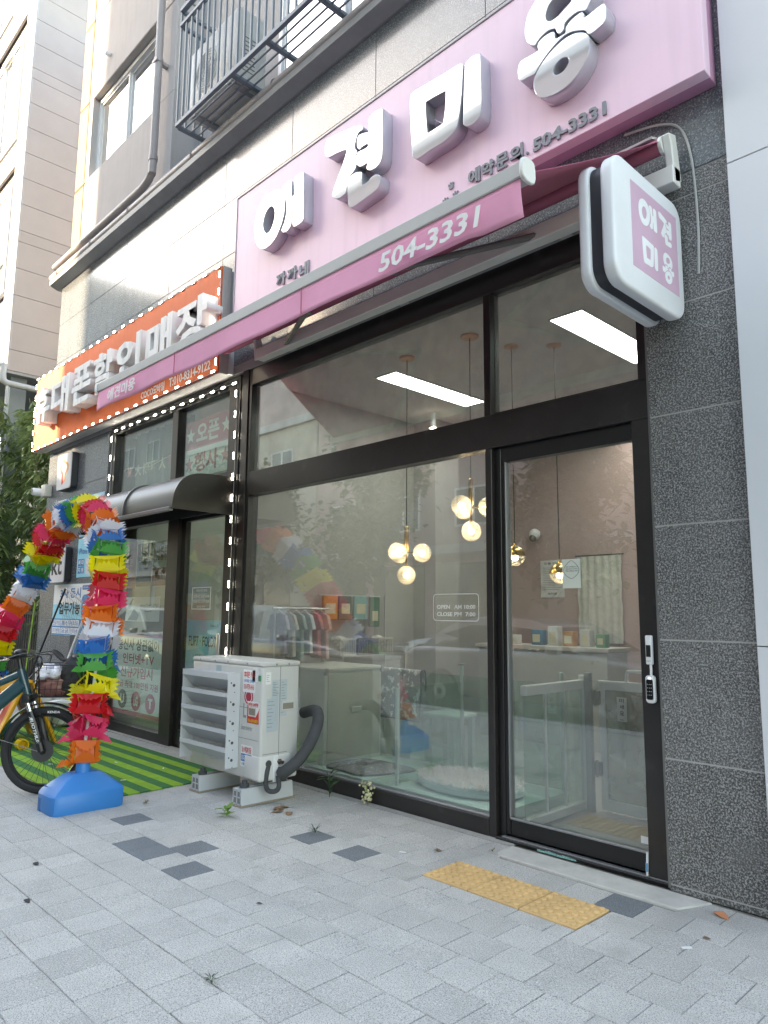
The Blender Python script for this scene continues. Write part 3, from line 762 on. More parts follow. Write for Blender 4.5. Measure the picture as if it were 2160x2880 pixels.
MB().box(.118, .124, .13, .81, .11, .84).build('side_glass', fg, t, angle=0)
for y in (.36, .58): MB().box(.112, .13, y, y+.012, .11, .84).build('side_bar', gm_, t)
# clothes rack on the left wall
t = thing('clothes_rack', 'thin metal rail rack along the left wall of the salon', 'clothes rack', (-2.5, .4, .118))
rk_m = M('rack_steel', (.55, .56, .55), rough=.3, metal=.5)
for y in (.05+.08, .70): MB().cyl((-2.5, y, .118), (-2.5, y, 1.40), .009, 8).build('upright', rk_m, t)
MB().cyl((-2.5, .10, 1.375), (-2.5, .74, 1.375), .011, 8).build('rail', rk_m, t)
MB().cyl((-2.5, .13, 1.18), (-2.5, .70, 1.18), .008, 8).build('rail', rk_m, t)
cl = [((.36, .33, .42), 'lilac'), ((.55, .54, .50), 'cream'), ((.30, .40, .38), 'grey green'), ((.55, .60, .62), 'pale blue'), ((.50, .20, .20), 'red'), ((.60, .42, .40), 'rose striped')]
for i, (c, w_) in enumerate(cl):
    y = .17+.095*i
    t = thing('pet_garment', w_+' pet garment on a hanger on the salon rack', 'pet clothes', (-2.5, y, 1.36), 'pet clothes hanging on the rack')
    MB().tube([(-2.5, y, 1.385), (-2.49, y, 1.36), (-2.40, y, 1.31), (-2.60, y, 1.31), (-2.5, y, 1.36)], .004, 5).build('hanger', white_p, t)
    prf = [(-2.39, 1.315), (-2.45, 1.335), (-2.55, 1.335), (-2.61, 1.315), (-2.66, 1.19), (-2.60, 1.18), (-2.62, .98-.03*(i % 3)), (-2.38, .98-.03*(i % 3)), (-2.40, 1.18), (-2.34, 1.19)]
    MB().prism([(a, z) for a, z in prf], 'xz', y-.02, y+.02, .01, 2).build('cloth', M('garment_'+w_.split()[-1]+str(i), c, rough=.9, var=.2, vs=30), t)
# product shelf
t = thing('wire_shelf', 'white wire shelf stand against the left salon wall', 'shelf', (-2.6, 1.3, .118))
for y in (.86, 1.70):
    for x in (-2.72, -2.42): MB().cyl((x, y, .118), (x, y, 1.52 if x < -2.6 else 1.02), .009, 8).build('upright', rk_m, t)
for z in (.93, .60):
    b = MB().box(-2.72, -2.42, .86, .868, z-.01, z+.01).box(-2.72, -2.42, 1.692, 1.70, z-.01, z+.01)
    for k in range(8): b.cyl((-2.72+.043*k, .86, z), (-2.72+.043*k, 1.70, z), .004, 5)
    b.build('shelf_grid', rk_m, t)
MB().cyl((-2.72, .80, 1.51), (-2.72, 1.62, 1.51), .008, 6).build('hook_rail', rk_m, t)
packs = [(.82, 1.00, (.60, .24, .05), 'orange'), (1.02, 1.19, (.09, .11, .10), 'dark green'), (1.22, 1.40, (.22, .42, .42), 'teal and clear'), (1.44, 1.58, (.06, .17, .12), 'deep green tall')]
for y0, y1, c, w_ in packs:
    z0 = 1.20 if 'tall' in w_ else 1.27
    t = thing('snack_pack', w_+' pet snack packet hanging at the wire shelf', 'snack packet', (-2.69, (y0+y1)/2, z0), 'snack packets hanging in a row')
    MB().prism(rrect(y0, y1, z0, 1.505, .012), 'yz', -2.70, -2.67, .006, 1).build('packet', M('pack_'+w_.replace(' ', '_'), c, rough=.3, var=.1), t)
    MB().box(-2.668, -2.666, y0+.03, y1-.03, z0+.06, z0+.16).build('print_block', M('print_cream', (.6, .55, .4)), t, angle=0)
for k, (y, c, w_) in enumerate(((.95, (.62, .61, .56), 'white'), (1.18, (.25, .22, .20), 'brown'), (1.45, (.60, .58, .55), 'cream'))):
    t = thing('storage_basket', w_+' slatted storage basket on the wire shelf', 'basket', (-2.57, y, .95), 'baskets on the wire shelf')
    b = MB()
    for i in range(9): b.box(-2.46, -2.452, y-.09+.0225*i, y-.082+.0225*i, .94, 1.08)
    b.box(-2.69, -2.45, y-.095, y-.09, .94, 1.09).box(-2.69, -2.45, y+.10, y+.105, .94, 1.09).box(-2.69, -2.445, y-.095, y+.105, .935, .945).box(-2.462, -2.448, y-.095, y+.105, 1.08, 1.10)
    b.build('basket_frame', M('basket_'+w_, c, rough=.5), t)
    MB().sphere((-2.57, y, 1.06), .075, 10, 7, 1, 1.1, .8).build('bag', M('bag_fill'+str(k), ((.55, .5, .48), (.4, .42, .5), (.6, .55, .5))[k], rough=.7, var=.3, vs=20), t)
t = thing('blue_bucket', 'small blue basin on the floor behind the cabinet', 'basin', (-1.72, 1.1, .045))
MB().lathe([(.001, .05), (.07, .05), (.09, .16), (.095, .16), (.087, .155), (.065, .06), (.001, .06)], (-1.80, 1.02, 0), 18).build('bowl', M('basin_blue', (.16, .34, .46), rough=.4), t)
# back of the room
t = thing('reception_counter', 'pale reception counter at the back of the salon', 'counter', (-1.3, 2.95, .045))
MB().box(-2.3, -.75, 2.75, 3.15, .045, .98, .005).build('body', M('counter_front', (.42, .42, .39), rough=.5), t)
MB().box(-2.33, -.72, 2.72, 3.18, .98, 1.02, .004).build('counter_top', M('counter_top', (.56, .54, .50), rough=.3), t)
items = [(-1.95, .16, .10, (.62, .62, .60), 'white tissue box'), (-1.62, .13, .16, (.10, .22, .33), 'navy boxed bottle'), (-1.42, .12, .20, (.60, .60, .58), 'white boxed shampoo'), (-1.24, .12, .15, (.50, .24, .10), 'orange boxed treat'), (-1.05, .11, .17, (.58, .55, .52), 'cream paper card'), (-.88, .10, .13, (.14, .28, .18), 'green boxed treat')]
for x, w_, h, c, nm in items:
    t = thing('counter_item', nm+' on the reception counter', 'box', (x, 2.9, 1.02), 'goods on the reception counter')
    MB().box(x-w_/2, x+w_/2, 2.86, 2.96, 1.02, 1.02+h, .008, 2).build('carton', M('carton_'+nm.split()[0], c, rough=.5, var=.12, vs=25), t)
    MB().box(x-w_/2+.02, x+w_/2-.02, 2.857, 2.859, 1.05, 1.02+h*.7).build('label_patch', M('print_cream', (.6, .55, .4)), t, angle=0)
# curtain doorway
t = thing('lace_curtain', 'pale scalloped lace curtain over the back doorway', 'curtain', (-1.45, 3.97, 2.0))
b = MB(); n = 30; V = {}
for i in range(n+1):
    for j in range(13):
        x = -1.77+.56*i/n; 
        V[i, j] = b.bm.verts.new((x+.008*math.sin(j*1.9)*(1 if i in (0, n) else 0), 3.965+.018*math.sin(i*1.25)+.004*math.sin(j), 2.02-1.0*j/12))
for i in range(n):
    for j in range(12): b.bm.faces.new((V[i, j], V[i+1, j], V[i+1, j+1], V[i, j+1]))
b.build('cloth', M('lace', (.52, .51, .45), rough=.95, var=.12, vs=14, bump=.4, bs=60), t, angle=80)
MB().cyl((-1.80, 3.975, 2.03), (-1.18, 3.975, 2.03), .008, 6).build('curtain_rod', cord_m, t)
t = thing('notice_board', 'white price notice sheet pinned to the pink back wall', 'notice', (-2.13, 3.99, 1.5))
MB().box(-2.30, -1.97, 3.985, 3.995, 1.545, 2.0, .003).build('sheet', M('paper_white', (.62, .60, .58), rough=.7), t)
b = MB()
for k in range(13): b.box(-2.26, -2.26+.22+.05*math.sin(k*2.3), 3.9838, 3.9848, 1.64+.022*k, 1.646+.022*k)
b.build('text_lines', M('ink_grey', (.25, .25, .25)), t, angle=0)
TXT('애견미용', ink, t, -2.20, -2.07, 1.575, 1.605, 3.9845, bold=.02); TXT('미용 안내', ink, t, -2.24, -2.03, 1.945, 1.975, 3.9845, bold=.02)
t = thing('dome_camera', 'small white security camera on the back salon wall', 'camera', (-2.3, 3.95, 2.3))
MB().sphere((-2.33, 3.92, 2.33), .07, 14, 10).build('body', white_p, t); MB().sphere((-2.33, 3.88, 2.28), .045, 12, 8).build('lens', M('lens_brown', (.10, .07, .05), rough=.2), t)
MB().box(-2.36, -2.30, 3.95, 4.0, 2.31, 2.37).build('bracket', white_p, t)
t = thing('spot_light', 'small white spotlight on the ceiling of the salon', 'spotlight', (-2.2, 1.9, 3.45))
MB().cyl((-2.3, 2.0, 3.5), (-2.3, 2.0, 3.33), .03, 12).build('can', white_p, t); MB().box(-2.33, -2.27, 1.97, 2.03, 3.322, 3.328).build('lamp', emission('spot_e', (1, .95, .85), 8), t, angle=0)
# phone shop inside
t = thing('shelf_unit', 'tan display shelf unit inside the phone shop door', 'shelf', (-3.4, 2.6, .05))
for z in (.05, .45, .85, 1.2, 1.5): MB().box(-3.9, -2.98, 2.5, 2.9, z, z+.03).build('shelf_board', M('shelf_tan', (.42, .36, .27), rough=.6), t)
for x in (-3.9, -3.0): MB().box(x-.02, x+.02, 2.5, 2.9, .05, 1.53).build('side_panel', M('shelf_tan', (.42, .36, .27)), t)
t = thing('sales_desk', 'grey sales desk in the dim phone shop', 'desk', (-4.9, 1.8, .05))
MB().box(-5.6, -4.4, 1.6, 2.2, .05, .95, .01).build('body', M('desk_grey', (.30, .31, .31), rough=.5), t); MB().box(-5.62, -4.38, 1.58, 2.22, .95, .98, .004).build('desk_top', white_p, t)

# ================================================================ SIGNS
pink = M('sign_pink', (.91, .645, .775), rough=.38, var=.03, streak=.06, vs=1.5)
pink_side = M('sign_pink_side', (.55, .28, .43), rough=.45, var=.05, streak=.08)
let_m = M('letter_white_gloss', (.50, .53, .58), metal=.35, rough=.03, var=.02, spec=.9, coat=1.0)
grey_l = M('letter_grey', (.24, .26, .29), rough=.5)
LET = {"ae":[[[[-2.06,4.981],[-1.987,4.935],[-1.949,4.88],[-1.935,4.795],[-1.946,4.701],[-1.988,4.611],[-2.054,4.538],[-2.139,4.502],[-2.236,4.501],[-2.313,4.552],[-2.364,4.633],[-2.383,4.727],[-2.375,4.827],[-2.341,4.906],[-2.277,4.966],[-2.189,5.0],[-2.116,4.998]],[[-2.126,4.86],[-2.084,4.818],[-2.073,4.754],[-2.09,4.691],[-2.13,4.638],[-2.186,4.626],[-2.228,4.661],[-2.253,4.727],[-2.246,4.785],[-2.213,4.837],[-2.169,4.862]]],[[[-1.972,4.94],[-1.958,4.968],[-1.913,4.983],[-1.859,4.974],[-1.843,4.947],[-1.835,4.826],[-1.811,4.82],[-1.801,4.835],[-1.806,4.954],[-1.785,4.979],[-1.741,4.988],[-1.697,4.974],[-1.678,4.95],[-1.67,4.759],[-1.667,4.567],[-1.694,4.536],[-1.752,4.531],[-1.793,4.538],[-1.809,4.568],[-1.814,4.681],[-1.835,4.68],[-1.833,4.602],[-1.842,4.562],[-1.885,4.536],[-1.939,4.542],[-1.963,4.566],[-1.958,4.589],[-1.925,4.634],[-1.905,4.714],[-1.912,4.805],[-1.938,4.876]]]],"gyeon":[[[[-1.4,5.035],[-1.392,5.092],[-1.344,5.115],[-1.192,5.092],[-1.046,5.057],[-0.966,5.022],[-0.956,4.991],[-1.0,4.988],[-1.026,4.949],[-1.042,4.886],[-1.015,4.834],[-1.027,4.808],[-1.018,4.74],[-1.039,4.699],[-1.1,4.663],[-1.126,4.61],[-1.134,4.556],[-1.179,4.544],[-1.225,4.544],[-1.281,4.575],[-1.292,4.619],[-1.238,4.713],[-1.185,4.793],[-1.141,4.876],[-1.136,4.913],[-1.225,4.937],[-1.301,4.947],[-1.359,4.957],[-1.388,4.989]]],[[[-0.882,4.959],[-0.884,5.018],[-0.863,5.058],[-0.804,5.064],[-0.754,5.05],[-0.733,5.014],[-0.733,4.728],[-0.741,4.658],[-0.765,4.62],[-0.814,4.606],[-0.864,4.614],[-0.895,4.638],[-0.896,4.663],[-0.893,4.687],[-0.951,4.689],[-0.99,4.707],[-1.015,4.745],[-1.012,4.808],[-0.992,4.823],[-0.936,4.815],[-0.891,4.815],[-0.892,4.842],[-0.954,4.849],[-0.985,4.842],[-1.007,4.875],[-1.011,4.923],[-0.994,4.959],[-0.938,4.95],[-0.895,4.934],[-0.878,4.938]]],[[[-1.117,4.613],[-1.1,4.65],[-1.038,4.666],[-0.967,4.643],[-0.957,4.623],[-0.955,4.547],[-0.945,4.528],[-0.897,4.526],[-0.847,4.547],[-0.797,4.543],[-0.763,4.521],[-0.758,4.482],[-0.77,4.439],[-0.811,4.42],[-0.946,4.405],[-1.059,4.4],[-1.089,4.422],[-1.105,4.473]]]],"mi":[[[[-0.45,4.965],[-0.443,4.995],[-0.418,5.007],[-0.355,5.003],[-0.251,4.993],[-0.151,4.984],[-0.053,4.979],[-0.002,4.976],[0.023,4.962],[0.032,4.94],[0.028,4.851],[0.018,4.735],[0.005,4.652],[-0.012,4.566],[-0.028,4.527],[-0.069,4.5],[-0.14,4.483],[-0.245,4.481],[-0.354,4.474],[-0.389,4.48],[-0.417,4.509],[-0.424,4.546],[-0.438,4.693],[-0.448,4.838]],[[-0.299,4.863],[-0.296,4.863],[-0.218,4.859],[-0.122,4.847],[-0.115,4.841],[-0.119,4.746],[-0.129,4.67],[-0.141,4.62],[-0.149,4.618],[-0.211,4.616],[-0.279,4.616],[-0.283,4.62],[-0.292,4.701],[-0.298,4.787]]],[[[0.052,4.918],[0.06,4.945],[0.091,4.963],[0.134,4.962],[0.17,4.944],[0.179,4.927],[0.183,4.763],[0.184,4.607],[0.178,4.533],[0.162,4.501],[0.117,4.484],[0.074,4.489],[0.047,4.509],[0.037,4.535],[0.039,4.634],[0.045,4.789]]]],"yong":[[[[0.614,5.049],[0.558,4.997],[0.534,4.937],[0.528,4.88],[0.537,4.827],[0.558,4.786],[0.592,4.756],[0.61,4.768],[0.642,4.785],[0.685,4.794],[0.718,4.787],[0.742,4.773],[0.754,4.742],[0.768,4.726],[0.792,4.736],[0.802,4.77],[0.839,4.787],[0.889,4.79],[0.937,4.769],[0.955,4.786],[0.973,4.809],[0.992,4.849],[0.998,4.897],[0.987,4.953],[0.953,4.999],[0.897,5.039],[0.825,5.067],[0.75,5.073],[0.674,5.074]],[[0.724,4.976],[0.694,4.954],[0.677,4.919],[0.673,4.885],[0.687,4.855],[0.715,4.839],[0.762,4.841],[0.809,4.86],[0.842,4.874],[0.861,4.897],[0.866,4.934],[0.854,4.969],[0.822,4.991],[0.776,4.991]]],[[[0.472,4.665],[0.481,4.693],[0.506,4.706],[0.615,4.701],[0.617,4.727],[0.624,4.753],[0.658,4.766],[0.697,4.767],[0.722,4.76],[0.731,4.748],[0.735,4.709],[0.763,4.701],[0.807,4.702],[0.814,4.734],[0.84,4.757],[0.886,4.767],[0.914,4.764],[0.925,4.746],[0.928,4.72],[0.991,4.727],[1.043,4.732],[1.059,4.715],[1.064,4.683],[1.061,4.643],[1.047,4.618],[1.017,4.607],[0.961,4.601],[0.936,4.638],[0.902,4.662],[0.849,4.687],[0.795,4.694],[0.729,4.672],[0.657,4.63],[0.613,4.593],[0.585,4.567],[0.538,4.572],[0.498,4.574],[0.479,4.597],[0.472,4.633]]],[[[0.901,4.643],[0.936,4.615],[0.954,4.577],[0.954,4.525],[0.942,4.481],[0.917,4.44],[0.876,4.399],[0.821,4.37],[0.757,4.358],[0.692,4.363],[0.636,4.385],[0.603,4.421],[0.585,4.472],[0.586,4.521],[0.602,4.558],[0.637,4.596],[0.69,4.632],[0.748,4.656],[0.803,4.667],[0.857,4.662]],[[0.804,4.551],[0.82,4.537],[0.826,4.516],[0.816,4.491],[0.788,4.468],[0.756,4.464],[0.733,4.471],[0.717,4.491],[0.716,4.519],[0.73,4.541],[0.759,4.556],[0.782,4.558]]]]}
sg = thing('fascia_sign', 'long pink shop sign with four big white gloss letters', 'shop sign', (-2.84, -.197, 4.10))
SX0, SX1, SZ0, SZ1 = -2.84, 1.535, 4.10, 5.275
MB().box(SX0, SX1, -.197, -.12, SZ0, SZ1, .003).build('face_panel', pink, sg)
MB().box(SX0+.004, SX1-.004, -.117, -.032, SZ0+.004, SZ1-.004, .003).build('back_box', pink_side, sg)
for x0, x1, z0, z1 in ((SX0, SX1, SZ1, SZ1+.012), (SX0-.01, SX0, SZ0, SZ1+.012)): BX('edge_trim', M('trim_grey', (.42, .40, .45), rough=.4), sg, x0, x1, -.205, -.032, z0, z1, .002)
for nm in ('ae', 'gyeon', 'mi', 'yong'):
    for loops in LET[nm]:
        o = newobj('big_letter', shape_curve(loops, -.297, .098), let_m, sg)
        for v in o.data.vertices: v.co -= org(sg)
        o.data.polygons.foreach_set('use_smooth', [abs(f.normal.y) < .97 for f in o.data.polygons]); o.data.set_sharp_from_angle(angle=R_(30))
        for f in o.data.polygons: f.use_smooth = abs(f.normal.y) < .97
TXT('까', grey_l, sg, -2.157, -2.02, 4.145, 4.262, -.198, 'small_letter', .035, .012); TXT('까', grey_l, sg, -1.995, -1.86, 4.14, 4.255, -.198, 'small_letter', .035, .012); TXT('네', grey_l, sg, -1.825, -1.70, 4.115, 4.24, -.198, 'small_letter', .035, .012)
x = -.004
for ch, w_ in (('예', .112), ('약', .112), ('문', .112), ('의', .112)):
    TXT(ch, grey_l, sg, x, x+.099, 4.14, 4.245, -.198, 'small_letter', .035, .012); x += w_
TXT('.', grey_l, sg, .452, .470, 4.145, 4.163, -.198, 'small_letter', .03, .012)
TXT('504-3331', grey_l, sg, .505, .992, 4.135, 4.22, -.198, 'small_letter', .03, .012)
for px_, pz_ in ((-.155, 4.205), (-.205, 4.115), (-.115, 4.125)):
    b = MB().prism(ell(px_, pz_, .021, .017, 12), 'xz', -.206, -.198)
    for dx, dz in ((-.02, .018), (-.004, .028), (.017, .022)): b.prism(ell(px_+dx, pz_+dz, .0065, .0085, 8), 'xz', -.206, -.198)
    o = b.build('paw_print', grey_l, sg); 

# ---------------- orange phone shop sign
org_m = M('sign_orange', (.78, .14, .033), rough=.5, spec=.22, var=.05, streak=.06)
box_grey = M('sign_box_grey', (.42, .42, .42), rough=.5, var=.08, streak=.12)
og = thing('fascia_sign', 'orange phone shop sign with white block letters edged by lights', 'shop sign', (-8.06, -.215, 3.60))
MB().box(-8.06, -3.06, -.215, -.20, 3.60, 4.67, .002).build('face_panel', org_m, og)
MB().box(-8.065, -3.055, -.198, -.10, 3.592, 4.678, .004).build('back_box', box_grey, og)
MB().box(-8.05, -3.07, -.098, -.031, 3.61, 4.66, .004).build('back_box', M('sign_box_light', (.55, .55, .57), rough=.5), og)
blk = M('letter_white_block', (.72, .72, .73), rough=.35, var=.05, streak=.22)
spans = [('휴', -7.60, -7.03), ('대', -6.95, -6.36), ('폰', -6.25, -5.68), ('할', -5.60, -5.08), ('인', -4.98, -4.36), ('매', -4.25, -3.69), ('장', -3.60, -3.01+.0)]
for ch, a, c in spans: TXT(ch, blk, og, a, c, 3.86, 4.35, -.216, 'block_letter', .03, .17)
wink = M('ink_white', (.80, .80, .78), rough=.6)
TXT('COCO모바일', wink, og, -4.66, -4.12, 3.655, 3.755, -.2155, 'small_letter', .015, .002)
TXT('T:010-8314-9122', wink, og, -4.02, -3.20, 3.66, 3.755, -.2155, 'small_letter', .012, .002)

# ---------------- strings of light modules
led_body = M('led_body', (.75, .76, .78), rough=.4)
led_e = emission('led_white', (.92, .97, 1.0), 9.0)
def module_mesh(axis):
    b = MB()
    if axis == 'x': b.box(-.036, .036, -.014, 0, -.011, .011, .003)
    else: b.box(-.011, .011, -.014, 0, -.036, .036, .003)
    return b
def strip(label, pts, axis, y, path):
    t = thing('light_strip', label, 'light strip', (pts[0][0], y, pts[0][1]))
    o0 = None
    for (x, z) in pts:
        if o0 is None:
            o0 = module_mesh(axis).build('led_module', led_body, t, shift=(0, 0, 0))
            d = MB()
            for k in (-.022, 0, .022):
                if axis == 'x': d.box(k-.008, k+.008, -.0165, -.0135, -.007, .007)
                else: d.box(-.007, .007, -.0165, -.0135, k-.008, k+.008)
            e0 = d.build('led_lens', led_e, o0, angle=0, shift=(0, 0, 0)); o = o0
        else:
            o = o0.copy(); COL.objects.link(o); o.parent = t
            e = e0.copy(); COL.objects.link(e); e.parent = o
        o.location = (x-pts[0][0], 0, z-pts[0][1])
    MB().tube([(p[0], y+.0, p[1]) for p in path], .003, 5).build('wire', M('wire_white', (.6, .6, .6)), t)
def lin(x0, z0, x1, z1, n): return [(x0+(x1-x0)*i/(n-1), z0+(z1-z0)*i/(n-1)) for i in range(n)]
strip('white light strip along the top edge of the orange sign', lin(-8.0, 4.668, -3.12, 4.668, 22), 'x', -.217, [(-8.0, 4.672), (-3.12, 4.672)])
strip('white light strip along the bottom edge of the orange sign', lin(-8.0, 3.612, -3.12, 3.612, 22), 'x', -.217, [(-8.0, 3.607), (-3.12, 3.607)])
strip('white light strip down the left edge of the orange sign', lin(-8.05, 4.56, -8.05, 3.70, 6), 'z', -.217, [(-8.055, 4.6), (-8.055, 3.65)])
strip('white light strip down the right edge of the orange sign', lin(-3.072, 4.58, -3.072, 3.70, 6), 'z', -.217, [(-3.066, 4.6), (-3.066, 3.65)])
strip('white light strip across the head of the phone shop window', lin(-5.70, 3.53, -3.06, 3.53, 14), 'x', -.012, [(-5.72, 3.54), (-3.02, 3.54)])
strip('white light strip down the post between the two shops', lin(-3.025, 3.42, -3.03, .78, 14), 'z', -.012, [(-3.022, 3.53), (-3.03, .7)])
strip('white light strip down the left post of the phone shop window', lin(-5.80, 3.44, -5.80, 2.72, 4), 'z', -.018, [(-5.80, 3.52), (-5.80, 2.3)])

# ---------------- pink awning
aw_pink = M('awning_pink', (.86, .37, .54), rough=.8, var=.05, bump=.15, bs=400)
aw_red = M('awning_red', (.46, .13, .20), rough=.8, var=.05)
alu = M('awning_grey', (.46, .46, .45), rough=.45, var=.06)
alu_w = M('awning_ivory', (.74, .74, .71), rough=.45, var=.08)
AX0, AX1, AYF, AZF, AYR, AZR = -3.19, 1.16, -1.25, 3.215, -.15, 3.86
aw = thing('awning', 'pink folding arm awning with phone number on its valance', 'awning', (AX0, AYR, AZR))
b = MB(); n = 24; m_ = 10; V = {}
for i in range(n+1):
    for j in range(m_+1):
        v = j/m_; x = (-3.02+(1.285+3.02)*i/n)*(1-v)+(AX0+.03+(AX1-AX0-.06)*i/n)*v
        z = AZR+(AZF+.015-AZR)*v-.10*v*(1-v)*(.6+.4*math.sin(i*.4))
        V[i, j] = b.bm.verts.new((x, AYR+(AYF-AYR)*v, z))
for i in range(n):
    for j in range(m_): b.bm.faces.new((V[i, j], V[i+1, j], V[i+1, j+1], V[i, j+1]))
o = b.build('canopy_cloth', aw_red, aw, angle=80); s_ = o.modifiers.new('t', 'SOLIDIFY'); s_.thickness = .003
MB().cyl((-3.05, AYR, AZR-.035), (1.27, AYR, AZR-.035), .042, 16).build('roller_tube', aw_red, aw)
MB().prism([(AYF-.045, AZF-.03), (AYF+.03, AZF-.035), (AYF+.03, AZF+.04), (AYF+.01, AZF+.055), (AYF-.045, AZF+.04)], 'yz', AX0, AX1, .004).build('front_bar', alu, aw)
for x in (AX0-.018, AX1): MB().prism(catmull([(AYF-.052, AZF-.038), (AYF+.033, AZF-.042), (AYF+.036, AZF+.045), (AYF, AZF+.062), (AYF-.052, AZF+.045)], 3), 'yz', x, x+.02, .004).build('end_cap', alu_w, aw)
b = MB(); V = {}
n = 60
for i in range(n+1):
    for j in range(7):
        x = AX0+.01+(AX1-AX0-.02)*i/n; v = j/6
        y = AYF-.032-.005*math.sin(i*.45)*v-.006*math.sin(i*.17+1)*v+(.02*v*v if i > n-4 else 0); z = AZF-.03-.165*v+.004*math.sin(i*.5)*v
        V[i, j] = b.bm.verts.new((x, y, z))
for i in range(n):
    for j in range(6): b.bm.faces.new((V[i, j], V[i+1, j], V[i+1, j+1], V[i, j+1]))
o = b.build('valance', aw_pink, aw, angle=80); s_ = o.modifiers.new('t', 'SOLIDIFY'); s_.thickness = .003; s_.offset = 1
for x in (-1.83, -.35): MB().box(x-.002, x+.002, AYF-.05, AYF-.044, AZF-.19, AZF-.035).build('seam', aw_red, aw)
TXT('504-3331', wink, aw, .30, .935, AZF-.175, AZF-.075, AYF-.056, 'lettering', .022, .002, shear=.18)
TXT('애견미용', wink, aw, -2.94, -2.44, AZF-.17, AZF-.07, AYF-.056, 'lettering', .02, .002, shear=.15)
MB().box(-2.50, 1.335, -.165, -.075, 3.59, 3.69, .004).build('torsion_bar', M('torsion_bar_ivory', (.80, .79, .76), rough=.45, var=.06), aw)
MB().prism([(-.19, 3.86), (-.11, 3.885), (-.09, 3.80), (-.06, 3.63), (-.14, 3.60), (-.15, 3.70), (-.165, 3.80)], 'yz', 1.29, 1.335, .006).build('side_bracket', alu_w, aw)
MB().lathe([(.05, 1.272), (.05, 1.29)], (0, AYR, AZR-.035), 14, 'x').build('roller_cap', alu_w, aw)
MB().prism([(-.19, 3.86), (-.11, 3.885), (-.09, 3.80), (-.06, 3.63), (-.14, 3.60), (-.15, 3.70), (-.165, 3.80)], 'yz', -2.56, -2.52, .006).build('side_bracket', alu_w, aw)
for x in (-2.1, -.75, .62): MB().box(x-.04, x+.04, -.15, -.033, 3.60, 3.70, .005).build('wall_bracket', alu, aw)
for xs, xe in ((-2.15, -1.25), (.55, -.35)):
    e = (xe, -.55, 3.56)
    MB().tube([(xs, -.11, 3.635), e], .022, 8).tube([e, (xs-.05, AYF+.03, AZF-.01)], .020, 8).lathe([(.03, -.03), (.03, .03)], e, 10).build('folding_arm', M('arm_grey', (.16, .16, .16), rough=.5), aw)
# power cable and small rail beside the awning
t = thing('wall_cable', 'thin grey cable running down the granite beside the awning', 'cable', (1.3, -.04, 4.08))
MB().tube(catmull([(1.02, -.05, 4.07), (1.22, -.05, 4.03), (1.335, -.045, 3.95), (1.385, -.042, 3.75), (1.40, -.042, 3.4), (1.395, -.042, 3.2), (1.39, -.042, 3.1)], 6, False), .007, 6).build('cable', M('cable_grey', (.45, .45, .44)), t)
t = thing('metal_flashing', 'thin white metal strip on the wall above the awning roller', 'flashing', (.3, -.05, 3.98))
MB().prism([(-.033, 3.955), (-.10, 3.935), (-.105, 3.945), (-.033, 3.975)], 'yz', -2.3, 1.20).build('strip', white_p, t); MB().box(-2.3, 1.20, -.075, -.036, 3.925, 3.935).build('pink_edge', pink_side, t)

# ---------------- blade sign
bs_white = M('sign_white_rim', (.78, .80, .83), rough=.35, var=.04, speck=((7, .66, .9, (.40, .40, .38)),))
bs = thing('projecting_sign', 'rounded pink and white box sign projecting from the granite pillar', 'projecting sign', (1.23, -.08, 2.85))
def yz(r): return r
BY0, BY1, BZ0, BZ1 = -.80, -.065, 2.845, 3.485
for x0, x1 in ((1.255, 1.322), (1.138, 1.195)):
    MB().prism(rrect(BY0, BY1, BZ0, BZ1, .10, 7), 'yz', x0, x1, .016, 3).build('shell', bs_white, bs)
MB().prism(rrect(BY0+.02, BY1-.02, BZ0+.02, BZ1-.02, .085, 7), 'yz', 1.195, 1.255).build('core_band', M('band_dark', (.03, .034, .042), rough=.45), bs)
MB().box(1.20, 1.25, BY1-.02, -.032, 3.0, 3.05).box(1.20, 1.25, BY1-.02, -.032, 3.28, 3.33).build('wall_arm', M('band_dark', (.03, .034, .042)), bs)
for sx, fx in ((1, 1.3225), (-1, 1.1375)):
    fp_ = MB().box(fx-.0006, fx+.0006, -.63, -.135, 2.965, 3.40).build('pink_print', M('print_pink', (.64, .42, .55), rough=.4), bs, angle=0)
    fr = (Vector((fx+sx*.0015, -.3825, 3.18)), Vector((0, sx, 0)), Vector((0, 0, 1)), Vector((sx, 0, 0)))
    pw_m = M('print_white', (.86, .88, .90), rough=.4)
    for nm, u, w, sc_ in (('ae', -.175, .035, .135), ('gyeon', .04, .02, .155), ('mi', -.15, -.165, .135), ('yong', .06, -.185, .16)):
        ps = [p for lp in LET[nm] for l in lp for p in l]; ax, az, bz = min(p[0] for p in ps), min(p[1] for p in ps), max(p[1] for p in ps); k_ = sc_/(bz-az)
        for lp in LET[nm]:
            me = shape_curve(lp, 0, .002, 0, 3)
            for v in me.vertices: v.co = fr[0]+fr[1]*(u+(v.co.x-ax)*k_*1.0)+fr[2]*(w+(v.co.z-az)*k_)+fr[3]*(-v.co.y*.1)-org(fp_)
            newobj('lettering', me, pw_m, fp_)

